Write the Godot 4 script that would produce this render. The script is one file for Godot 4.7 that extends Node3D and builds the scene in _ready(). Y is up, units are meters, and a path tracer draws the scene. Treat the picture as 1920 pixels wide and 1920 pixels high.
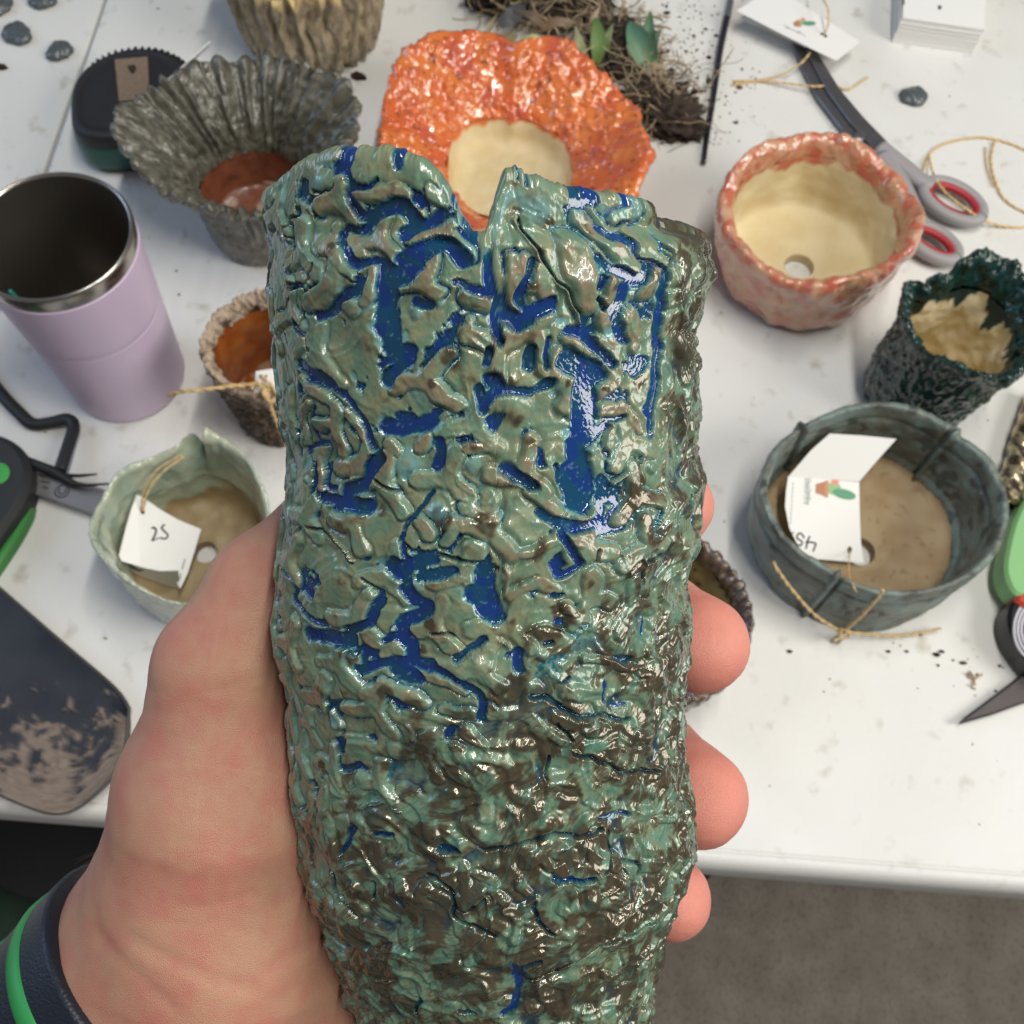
extends Node3D
# A hand holds a glazed clay vase over a white folding table of hand-built pots.

const TABLE := 0.74
const LENS := 1920.0
var eye := Vector3(0, TABLE + 0.59, 0)
var ahead: Vector3
var across: Vector3
var upward: Vector3
var names := {}
var soft := FastNoiseLite.new()
var cells := FastNoiseLite.new()


class MB:
	var P := PackedVector3Array()
	var N := PackedVector3Array()
	var C := PackedColorArray()
	var I := PackedInt32Array()

	func grid(nu: int, nv: int, pts: PackedVector3Array, closed: bool, flip: bool, cols = Color.WHITE) -> void:
		var base := P.size()
		P.append_array(pts)
		if cols is PackedColorArray:
			C.append_array(cols)
		else:
			var same := PackedColorArray()
			same.resize(nu * nv)
			same.fill(cols)
			C.append_array(same)
		var nn := PackedVector3Array()
		nn.resize(nu * nv)
		for j in nv:
			var j0 := maxi(j - 1, 0) * nu
			var j1 := mini(j + 1, nv - 1) * nu
			for i in nu:
				var a := i - 1
				var b := i + 1
				if closed:
					a = (a + nu) % nu
					b = b % nu
				else:
					a = maxi(a, 0)
					b = mini(b, nu - 1)
				var n := (pts[j * nu + b] - pts[j * nu + a]).cross(pts[j1 + i] - pts[j0 + i])
				if n.length_squared() < 1e-24:
					n = Vector3(0, 1e-9, 0)
				nn[j * nu + i] = -n.normalized() if flip else n.normalized()
		N.append_array(nn)
		var w := nu if closed else nu - 1
		var idx := PackedInt32Array()
		idx.resize(w * (nv - 1) * 6)
		var k := 0
		for j in nv - 1:
			for i in w:
				var p00 := base + j * nu + i
				var p10 := base + j * nu + (i + 1) % nu
				var p01 := p00 + nu
				var p11 := p10 + nu
				if flip:
					idx[k] = p00
					idx[k + 1] = p10
					idx[k + 2] = p01
					idx[k + 3] = p10
					idx[k + 4] = p11
					idx[k + 5] = p01
				else:
					idx[k] = p00
					idx[k + 1] = p01
					idx[k + 2] = p10
					idx[k + 3] = p10
					idx[k + 4] = p01
					idx[k + 5] = p11
				k += 6
		I.append_array(idx)

	func tri(a: Vector3, b: Vector3, c: Vector3, n: Vector3, col := Color.WHITE) -> void:
		var k := P.size()
		P.append_array([a, b, c])
		N.append_array([n, n, n])
		C.append_array([col, col, col])
		I.append_array([k, k + 2, k + 1] if (b - a).cross(c - a).dot(n) > 0.0 else [k, k + 1, k + 2])

	func quad(a: Vector3, b: Vector3, c: Vector3, d: Vector3, n: Vector3, col := Color.WHITE) -> void:
		tri(a, b, c, n, col)
		tri(a, c, d, n, col)

	# a round rod through the points; rad is one radius or one for each point
	func tube(path: Array, rad, sides := 6, col := Color.WHITE, flat := 1.0) -> void:
		var n := path.size()
		var pts := PackedVector3Array()
		var side := Vector3.ZERO
		for j in range(-1, n + 1):
			var q: int = clampi(j, 0, n - 1)
			var d: Vector3 = (path[mini(q + 1, n - 1)] - path[maxi(q - 1, 0)]).normalized()
			if side == Vector3.ZERO:
				side = d.cross(Vector3.UP if absf(d.y) < 0.9 else Vector3.RIGHT).normalized()
			side = (side - d * side.dot(d)).normalized()
			var other := d.cross(side)
			var r: float = rad[q] if rad is Array else rad
			if j < 0 or j == n:
				r *= 0.04
			for i in sides:
				var t := TAU * i / sides
				pts.append(path[q] + side * cos(t) * r + other * sin(t) * r * flat)
		grid(sides, n + 2, pts, true, false, col)

	# a plate with the outline (x, z), from y0 up to y1, its upper edge bevelled
	func slab(outline: PackedVector2Array, y0: float, y1: float, bevel: float, col := Color.WHITE, o := Vector3.ZERO) -> void:
		var n := outline.size()
		var turn := -1.0 if Geometry2D.is_polygon_clockwise(outline) else 1.0
		var inner := PackedVector2Array()
		var nor := PackedVector2Array()
		for i in n:
			var e := (outline[(i + 1) % n] - outline[(i + n - 1) % n]).normalized()
			var q := Vector2(e.y, -e.x) * turn
			nor.append(q)
			inner.append(outline[i] - q * bevel)
		var lift := func(p: Vector2, y: float) -> Vector3: return Vector3(p.x, y, p.y) - o
		for i in n:
			var j := (i + 1) % n
			var q := Vector3(nor[i].x + nor[j].x, 0, nor[i].y + nor[j].y).normalized()
			quad(lift.call(outline[i], y0), lift.call(outline[j], y0), lift.call(outline[j], y1 - bevel), lift.call(outline[i], y1 - bevel), q, col)
			if bevel > 0.0:
				quad(lift.call(outline[i], y1 - bevel), lift.call(outline[j], y1 - bevel), lift.call(inner[j], y1), lift.call(inner[i], y1), (q + Vector3.UP).normalized(), col)
		var t := Geometry2D.triangulate_polygon(inner)
		for k in range(0, t.size(), 3):
			tri(lift.call(inner[t[k]], y1), lift.call(inner[t[k + 1]], y1), lift.call(inner[t[k + 2]], y1), Vector3.UP, col)
			tri(lift.call(outline[t[k]], y0), lift.call(outline[t[k + 1]], y0), lift.call(outline[t[k + 2]], y0), Vector3.DOWN, col)

	func mesh() -> ArrayMesh:
		var a := []
		a.resize(Mesh.ARRAY_MAX)
		a[Mesh.ARRAY_VERTEX] = P
		a[Mesh.ARRAY_NORMAL] = N
		a[Mesh.ARRAY_COLOR] = C
		a[Mesh.ARRAY_INDEX] = I
		var m := ArrayMesh.new()
		m.add_surface_from_arrays(Mesh.PRIMITIVE_TRIANGLES, a)
		return m


# ---- where a pixel of the photograph points
func ray(x: float, y: float) -> Vector3:
	return ahead + across * ((x - 960.0) / LENS) - upward * ((y - 960.0) / LENS)

func pt(x: float, y: float, depth: float) -> Vector3:
	return eye + ray(x, y) * depth

func on(x: float, y: float, h := 0.0) -> Vector3:
	var d := ray(x, y)
	return eye + d * ((TABLE + h - eye.y) / d.y)

func seen(p: Vector3) -> Vector3:
	var d := p - eye
	var z := d.dot(ahead)
	return Vector3(960.0 + d.dot(across) / z * LENS, 960.0 - d.dot(upward) / z * LENS, z)

func flat_on(px: Array, h := 0.0) -> PackedVector2Array:
	var out := PackedVector2Array()
	for q in px:
		var p := on(q[0], q[1], h)
		out.append(Vector2(p.x, p.z))
	return out


# ---- objects
func numbered(called: String) -> String:
	names[called] = names.get(called, -1) + 1
	return called if names[called] == 0 else "%s_%03d" % [called, names[called]]

func thing(called: String, label: String, category: String, at: Vector3, group := "") -> Node3D:
	var o := Node3D.new()
	o.name = numbered(called)
	add_child(o)
	o.position = at
	o.set_meta("label", label)
	o.set_meta("category", category)
	if group:
		o.set_meta("group", group)
	return o

func part(o: Node3D, called: String, m, material: Material) -> MeshInstance3D:
	var i := MeshInstance3D.new()
	i.name = called
	i.mesh = m.mesh() if m is MB else m
	i.material_override = material
	o.add_child(i, true)
	return i

func structure(called: String, m, material: Material, at := Vector3.ZERO) -> MeshInstance3D:
	var i := part(self, called, m, material)
	i.position = at
	i.set_meta("kind", "structure")
	return i


# ---- materials
func lin(r: float, g: float, b: float) -> Color:
	return Color(r, g, b).linear_to_srgb()

func noise_picture(frequency: float, octaves: int, a: Color, b: Color, sharp := 0.5, seed_of := 1, size := 512, kind := FastNoiseLite.TYPE_SIMPLEX_SMOOTH, middle := 0.5) -> NoiseTexture2D:
	var n := FastNoiseLite.new()
	n.seed = seed_of
	n.noise_type = kind
	n.frequency = frequency
	n.fractal_octaves = octaves
	var g := Gradient.new()
	g.set_color(0, a)
	g.set_color(1, b)
	g.set_offset(0, middle - sharp)
	g.set_offset(1, middle + sharp)
	var t := NoiseTexture2D.new()
	t.noise = n
	t.seamless = true
	t.width = size
	t.height = size
	t.color_ramp = g
	return t

# look: rough, metal, coat, bump (cm), tile (metres), tint (two linear colours), sharp, sss, vertex
func mat(color: Color, rough: float, look := {}) -> StandardMaterial3D:
	var m := StandardMaterial3D.new()
	m.albedo_color = color
	m.roughness = rough
	m.metallic = look.get("metal", 0.0)
	m.vertex_color_use_as_albedo = look.get("vertex", false)
	var tile: float = look.get("tile", 0.1)
	m.uv1_triplanar = true
	m.uv1_scale = Vector3.ONE / tile
	m.uv1_offset = Vector3(0.37, 0.11, 0.73)
	if look.has("tint"):
		m.albedo_color = Color.WHITE
		m.albedo_texture = noise_picture(look.get("freq", 0.02), look.get("octaves", 5), look.tint[0], look.tint[1], look.get("sharp", 0.3), look.get("seed", 3))
	if look.has("bump"):
		m.heightmap_enabled = true
		m.heightmap_scale = look.bump
		m.heightmap_texture = noise_picture(look.get("bump_freq", 0.05), look.get("bump_octaves", 4), Color.BLACK, Color.WHITE, 0.45, look.get("seed", 3) + 9)
	if look.has("rough_to"):
		m.roughness = 1.0
		m.roughness_texture = noise_picture(0.012, 5, Color(rough, rough, rough), Color(look.rough_to, look.rough_to, look.rough_to), 0.3, 21)
	if look.has("coat"):
		m.clearcoat_enabled = true
		m.clearcoat = look.coat
		m.clearcoat_roughness = look.get("coat_rough", 0.08)
	if look.has("sss"):
		m.subsurf_scatter_enabled = true
		m.subsurf_scatter_strength = look.sss
	if look.has("cloth"):
		m.rim_enabled = true
		m.rim = look.cloth
	return m


# ---- shapes shared by several things
func spline(pts: Array, step: float) -> Array:
	var out := []
	var n := pts.size()
	for i in n - 1:
		var a: Vector3 = pts[maxi(i - 1, 0)]
		var b: Vector3 = pts[i]
		var c: Vector3 = pts[i + 1]
		var d: Vector3 = pts[mini(i + 2, n - 1)]
		var k := maxi(2, ceili(b.distance_to(c) / step))
		for j in k:
			out.append(b.cubic_interpolate(c, a, d, float(j) / k))
	out.append(pts[n - 1])
	return out

# jute twine: two strands twisted round each other, with stray fibres
func twine(m: MB, pts: Array, r := 0.0007, seed_of := 1) -> void:
	var line := spline(pts, 0.0018)
	var rng := RandomNumberGenerator.new()
	rng.seed = seed_of
	for s in 2:
		var path := []
		var side := Vector3.ZERO
		for j in line.size():
			var d: Vector3 = (line[mini(j + 1, line.size() - 1)] - line[maxi(j - 1, 0)]).normalized()
			if side == Vector3.ZERO:
				side = d.cross(Vector3.UP if absf(d.y) < 0.9 else Vector3.RIGHT).normalized()
			side = (side - d * side.dot(d)).normalized()
			var t := j * 0.9 + PI * s
			path.append(line[j] + (side * cos(t) + d.cross(side) * sin(t)) * r * 0.55)
		m.tube(path, r * 0.72, 6, Color(0.62, 0.44, 0.21) * rng.randf_range(0.85, 1.1))
	for k in line.size() / 5:
		var p: Vector3 = line[rng.randi() % line.size()]
		var q := p + Vector3(rng.randf_range(-1, 1), rng.randf_range(-0.1, 0.8), rng.randf_range(-1, 1)) * r * 3.5
		m.tube([p, p.lerp(q, 0.6) + Vector3(0, r * 0.3, 0), q], r * 0.13, 3, Color(0.66, 0.5, 0.28))

# outline of a rim in the photograph as radii round a centre, 720 steps
func radii(centre: Vector3, h: float, px: Array, smooth := 4) -> PackedFloat32Array:
	var a := []
	for q in px:
		var d := on(q[0], q[1], h) - centre
		a.append(Vector2(fposmod(atan2(d.z, d.x), TAU), Vector2(d.x, d.z).length()))
	a.sort_custom(func(p, q): return p.x < q.x)
	var out := PackedFloat32Array()
	out.resize(720)
	var n := a.size()
	for k in 720:
		var t := TAU * k / 720.0
		var j := 0
		while j < n and a[j].x <= t:
			j += 1
		var p: Vector2 = a[(j + n - 1) % n]
		var q: Vector2 = a[j % n]
		var span := fposmod(q.x - p.x, TAU)
		out[k] = lerpf(p.y, q.y, fposmod(t - p.x, TAU) / maxf(span, 1e-5))
	for pass_ in smooth:
		var was := out.duplicate()
		for k in 720:
			out[k] = (was[(k + 715) % 720] + was[(k + 5) % 720] + was[k] * 2.0) / 4.0
	return out

func profile(pts: Array, n: int) -> PackedVector2Array:
	var total := 0.0
	for i in pts.size() - 1:
		total += pts[i].distance_to(pts[i + 1])
	var out := PackedVector2Array()
	for k in n:
		var want := total * k / (n - 1)
		var i := 0
		while i < pts.size() - 2 and want > pts[i].distance_to(pts[i + 1]):
			want -= pts[i].distance_to(pts[i + 1])
			i += 1
		var t := clampf(want / maxf(pts[i].distance_to(pts[i + 1]), 1e-6), 0, 1)
		out.append(pts[i].cubic_interpolate(pts[i + 1], pts[maxi(i - 1, 0)], pts[mini(i + 2, pts.size() - 1)], t))
	return out

# one wall of a pot: a profile (radius, height) turned round the pot's axis.
# shape(angle, height share) scales the radius, lift(angle, share) moves the height, rough(point, angle, share) pushes the surface out, paint(point, angle, share) colours it
func wall(m: MB, prof: PackedVector2Array, nu: int, inside: bool, top: float, shape: Callable, lift: Callable, rough: Callable, paint: Callable) -> void:
	var pts := PackedVector3Array()
	var cols := PackedColorArray()
	var nv := prof.size()
	for j in nv:
		var f := clampf(prof[j].y / top, 0.0, 1.2)
		var e := (prof[mini(j + 1, nv - 1)] - prof[maxi(j - 1, 0)]).normalized()
		var out := Vector2(e.y, -e.x)
		for i in nu:
			var t := TAU * i / nu
			var r: float = prof[j].x * shape.call(t, f)
			var y: float = prof[j].y + lift.call(t, f)
			var p := Vector3(cos(t) * r, y, sin(t) * r)
			var d: float = rough.call(p, t, f)
			var q := p + (Vector3(cos(t), 0, sin(t)) * out.x + Vector3.UP * out.y) * d
			pts.append(q)
			cols.append(paint.call(q, t, f))
	m.grid(nu, nv, pts, true, true, cols)

func noise(p: Vector3, per_metre: float) -> float:
	return soft.get_noise_3dv(p * per_metre)

func mix3(a: Color, b: Color, t: float) -> Color:
	return a.lerp(b, clampf(t, 0, 1))

func edge(a: float, b: float, x: float) -> float:
	return smoothstep(a, b, x)


func _ready() -> void:
	# ---- camera
	var pitch := deg_to_rad(65.0)
	var roll := deg_to_rad(4.47)
	ahead = Vector3(0, -sin(pitch), -cos(pitch))
	var flat_up := Vector3.RIGHT.cross(ahead)
	across = Vector3.RIGHT * cos(roll) + flat_up * sin(roll)
	upward = -Vector3.RIGHT * sin(roll) + flat_up * cos(roll)
	var camera := Camera3D.new()
	camera.transform = Transform3D(Basis(across, upward, -ahead), eye)
	camera.fov = 53.13
	camera.near = 0.01
	camera.far = 20.0
	var optics := CameraAttributesPhysical.new()
	optics.frustum_focal_length = 24.0
	optics.frustum_focus_distance = 0.142
	optics.frustum_near = 0.01
	optics.frustum_far = 20.0
	optics.exposure_aperture = 42.0
	camera.attributes = optics
	add_child(camera)
	camera.fov = 53.13
	# ---- light: a bright opening to the one side, lamps overhead, a cooler window to the other
	var air := Environment.new()
	air.background_mode = Environment.BG_COLOR
	air.background_color = lin(0.17, 0.172, 0.18)
	air.tonemap_mode = Environment.TONE_MAPPER_LINEAR
	air.tonemap_exposure = 0.93
	air.sdfgi_enabled = true
	air.ssao_enabled = true
	air.ssil_enabled = true
	var around := WorldEnvironment.new()
	around.environment = air
	add_child(around)
	area_light("doorway", Vector3(1.45, 1.85, 0.10), Vector3(0.1, 0.75, -0.3), Vector2(0.8, 0.9), Color(1.0, 0.985, 0.955), 2.4)
	area_light("ceiling_lamp", Vector3(0.30, 2.45, -0.25), Vector3(0.25, 0.75, -0.25), Vector2(1.2, 0.07), Color(1.0, 0.985, 0.95), 2.1)
	area_light("window", Vector3(-1.7, 1.75, -0.75), Vector3(-0.1, 0.8, -0.3), Vector2(0.8, 0.8), Color(0.72, 0.84, 1.0), 0.9)
	soft.seed = 11
	soft.noise_type = FastNoiseLite.TYPE_SIMPLEX_SMOOTH
	soft.frequency = 1.0
	soft.fractal_octaves = 2
	cells.seed = 5
	cells.noise_type = FastNoiseLite.TYPE_CELLULAR
	cells.frequency = 1.0
	cells.cellular_return_type = FastNoiseLite.RETURN_DISTANCE
	build_setting()
	build_vase()
	build_person()
	build_pots()
	build_tools()
	build_tags()
	build_plants()


# a second picture multiplied over a material's colour
func over(m: StandardMaterial3D, _light: Texture2D, dark: Texture2D) -> void:
	m.detail_enabled = true
	m.detail_blend_mode = BaseMaterial3D.BLEND_MODE_MUL
	m.detail_uv_layer = BaseMaterial3D.DETAIL_UV_1
	m.detail_albedo = dark


func area_light(called: String, at: Vector3, to: Vector3, size: Vector2, color: Color, energy: float) -> void:
	var l := AreaLight3D.new()
	l.name = called
	l.area_size = size
	l.light_color = color
	l.light_energy = energy
	l.shadow_enabled = true
	l.area_range = 8.0
	add_child(l)
	l.look_at_from_position(at, to, Vector3.UP if absf((to - at).normalized().y) < 0.95 else Vector3.RIGHT)


func build_setting() -> void:
	# concrete floor
	var m := MB.new()
	var n := 60
	var pts := PackedVector3Array()
	for j in n:
		for i in n:
			pts.append(Vector3(-3.0 + 6.0 * i / (n - 1), 0, -3.0 + 6.0 * j / (n - 1)))
	m.grid(n, n, pts, false, true)
	var concrete := mat(Color.WHITE, 0.7, {"tint": [lin(0.145, 0.122, 0.097), lin(0.205, 0.180, 0.147)], "tile": 0.4, "freq": 0.012, "octaves": 8, "sharp": 0.4, "bump": 0.06, "bump_freq": 0.12})
	over(concrete, null, noise_picture(0.04, 4, lin(0.62, 0.6, 0.57), Color.WHITE, 0.22, 71, 1024, FastNoiseLite.TYPE_SIMPLEX_SMOOTH, 0.22))
	structure("floor", m, concrete)
	# folding table
	var o := thing("folding_table", "long white plastic folding table with stained top and rounded edge", "table", Vector3(0, 0, 0))
	var skin := mat(Color.WHITE, 0.42, {"tint": [lin(0.655, 0.652, 0.625), lin(0.69, 0.69, 0.668)], "tile": 0.55, "freq": 0.008, "octaves": 7, "sharp": 0.4, "bump": 0.012, "bump_freq": 0.2, "rough_to": 0.6})
	# smudges and scuffs left by clay and soil
	over(skin, null, noise_picture(0.02, 7, lin(0.74, 0.715, 0.66), Color.WHITE, 0.12, 90, 1024, FastNoiseLite.TYPE_SIMPLEX_SMOOTH, 0.18))
	var near := -0.069
	var seam := -0.3625
	for half in [[seam + 0.0009, 0.66], [-1.35, seam - 0.0009]]:
		part(o, "table_panel", table_panel(half[0], half[1], near), skin)
	var steel := mat(lin(0.24, 0.25, 0.26), 0.4, {"metal": 0.7})
	for x in [-1.1, 0.5]:
		for z in [near - 0.09, near - 0.66]:
			var leg := MB.new()
			leg.tube([Vector3(x, 0.0, z), Vector3(x, 0.35, z), Vector3(x, TABLE - 0.04, z)], 0.0125, 14)
			part(o, "leg", leg, steel)


func table_panel(x0: float, x1: float, near: float) -> MB:
	var m := MB.new()
	# section across the depth of the table: flat top, a shallow groove, a rounded lip, the skirt
	var sec := [Vector2(-0.745, -0.045), Vector2(-0.757, -0.03), Vector2(-0.757, -0.006), Vector2(-0.752, -0.001), Vector2(-0.745, 0), Vector2(-0.5, 0), Vector2(-0.25, 0), Vector2(-0.0112, 0), Vector2(-0.0105, -0.0004), Vector2(-0.0099, -0.0013), Vector2(-0.0093, -0.0013), Vector2(-0.0087, -0.0003), Vector2(-0.008, 0.0002), Vector2(-0.0062, 0.0001), Vector2(-0.0045, -0.0006), Vector2(-0.003, -0.002), Vector2(-0.0014, -0.0046), Vector2(-0.0004, -0.008), Vector2(0, -0.012), Vector2(0, -0.034), Vector2(-0.003, -0.04), Vector2(-0.008, -0.043)]
	var nu := 12
	var pts := PackedVector3Array()
	for j in sec.size():
		for i in nu:
			var x := lerpf(x0, x1, [0.0, 0.0, 0.002, 0.01, 0.2, 0.4, 0.6, 0.8, 0.99, 0.998, 1.0, 1.0][i])
			var y: float = sec[j].y
			if i == 0 or i == nu - 1:
				y = minf(y, -0.02)
			elif i == 1 or i == nu - 2:
				y -= 0.0008
			pts.append(Vector3(x, TABLE + y, near + sec[j].x))
	m.grid(nu, sec.size(), pts, false, true)
	return m


# ---- the vase. Its front carries the stamped relief of the photograph: strokes are given in pixels of four-by-enlarged crops (corner of the crop, then x, y pairs),
# turned into places on the clay (angle, height) and pressed into the surface there.
const VASE_COLS := 840
const VASE_ROWS := 850
var v_top: Vector3
var v_low: Vector3
var v_axis: Vector3
var v_side: Vector3
var v_face: Vector3
var v_long: float
const OUTLINE_A := [[200, 520], [330, 508], [370, 505], [560, 512], [700, 522], [820, 542], [900, 537], [950, 530], [1050, 516], [1120, 518], [1180, 525], [1300, 548], [1450, 552], [1560, 567], [1680, 600], [1790, 640], [1920, 690], [2100, 760]]
const OUTLINE_B := [[200, 1255], [430, 1262], [470, 1318], [520, 1329], [560, 1316], [640, 1302], [760, 1308], [870, 1302], [900, 1314], [980, 1312], [1060, 1282], [1150, 1287], [1250, 1280], [1340, 1275], [1430, 1278], [1500, 1298], [1560, 1302], [1600, 1290], [1640, 1268], [1720, 1240], [1850, 1225], [1920, 1215], [2100, 1190]]
const RIM := [[508, 372], [522, 345], [545, 328], [590, 312], [625, 299], [680, 300], [745, 299], [790, 316], [820, 345], [840, 375], [866, 425], [888, 452], [908, 462], [914, 452], [922, 420], [938, 360], [948, 337], [968, 335], [1000, 352], [1050, 366], [1100, 376], [1150, 383], [1195, 392], [1235, 408], [1252, 432]]

func along(line: Array, y: float) -> float:
	for i in line.size() - 1:
		if y <= line[i + 1][0]:
			return lerpf(line[i][1], line[i + 1][1], smoothstep(line[i][0], line[i + 1][0], y))
	return line[-1][1]

# half widths of the vase at a height (share of its length from the top): to one side, to the other, to the front
func vase_half(v: float) -> Vector3:
	var c := seen(v_top.lerp(v_low, v))
	var mid := (along(OUTLINE_B, c.y) - along(OUTLINE_A, c.y)) / 2.0 / LENS * c.z
	var b := mid * 0.84
	var k := sqrt(c.z * c.z - b * b) / LENS
	return Vector3((c.x - along(OUTLINE_A, c.y)) * k, (along(OUTLINE_B, c.y) - c.x) * k, b)

func vase_point(angle: float, v: float, half: Vector3) -> Vector3:
	var s := sin(angle)
	return v_top.lerp(v_low, v) + v_side * s * (half.x if s < 0.0 else half.y) + v_face * cos(angle) * half.z

# place on the clay (angle, share of the length) under a pixel
func vase_under(x: float, y: float) -> Vector2:
	var a := clampf((x - 915.0) / 420.0, -1.2, 1.2)
	var v := (y - 330.0) / 1630.0
	for k in 12:
		var q := seen(vase_point(a, v, vase_half(v)))
		a = clampf(a + (x - q.x) / 480.0, -1.35, 1.35)
		v += (y - q.y) / 1800.0
	return Vector2(a, v)

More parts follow.
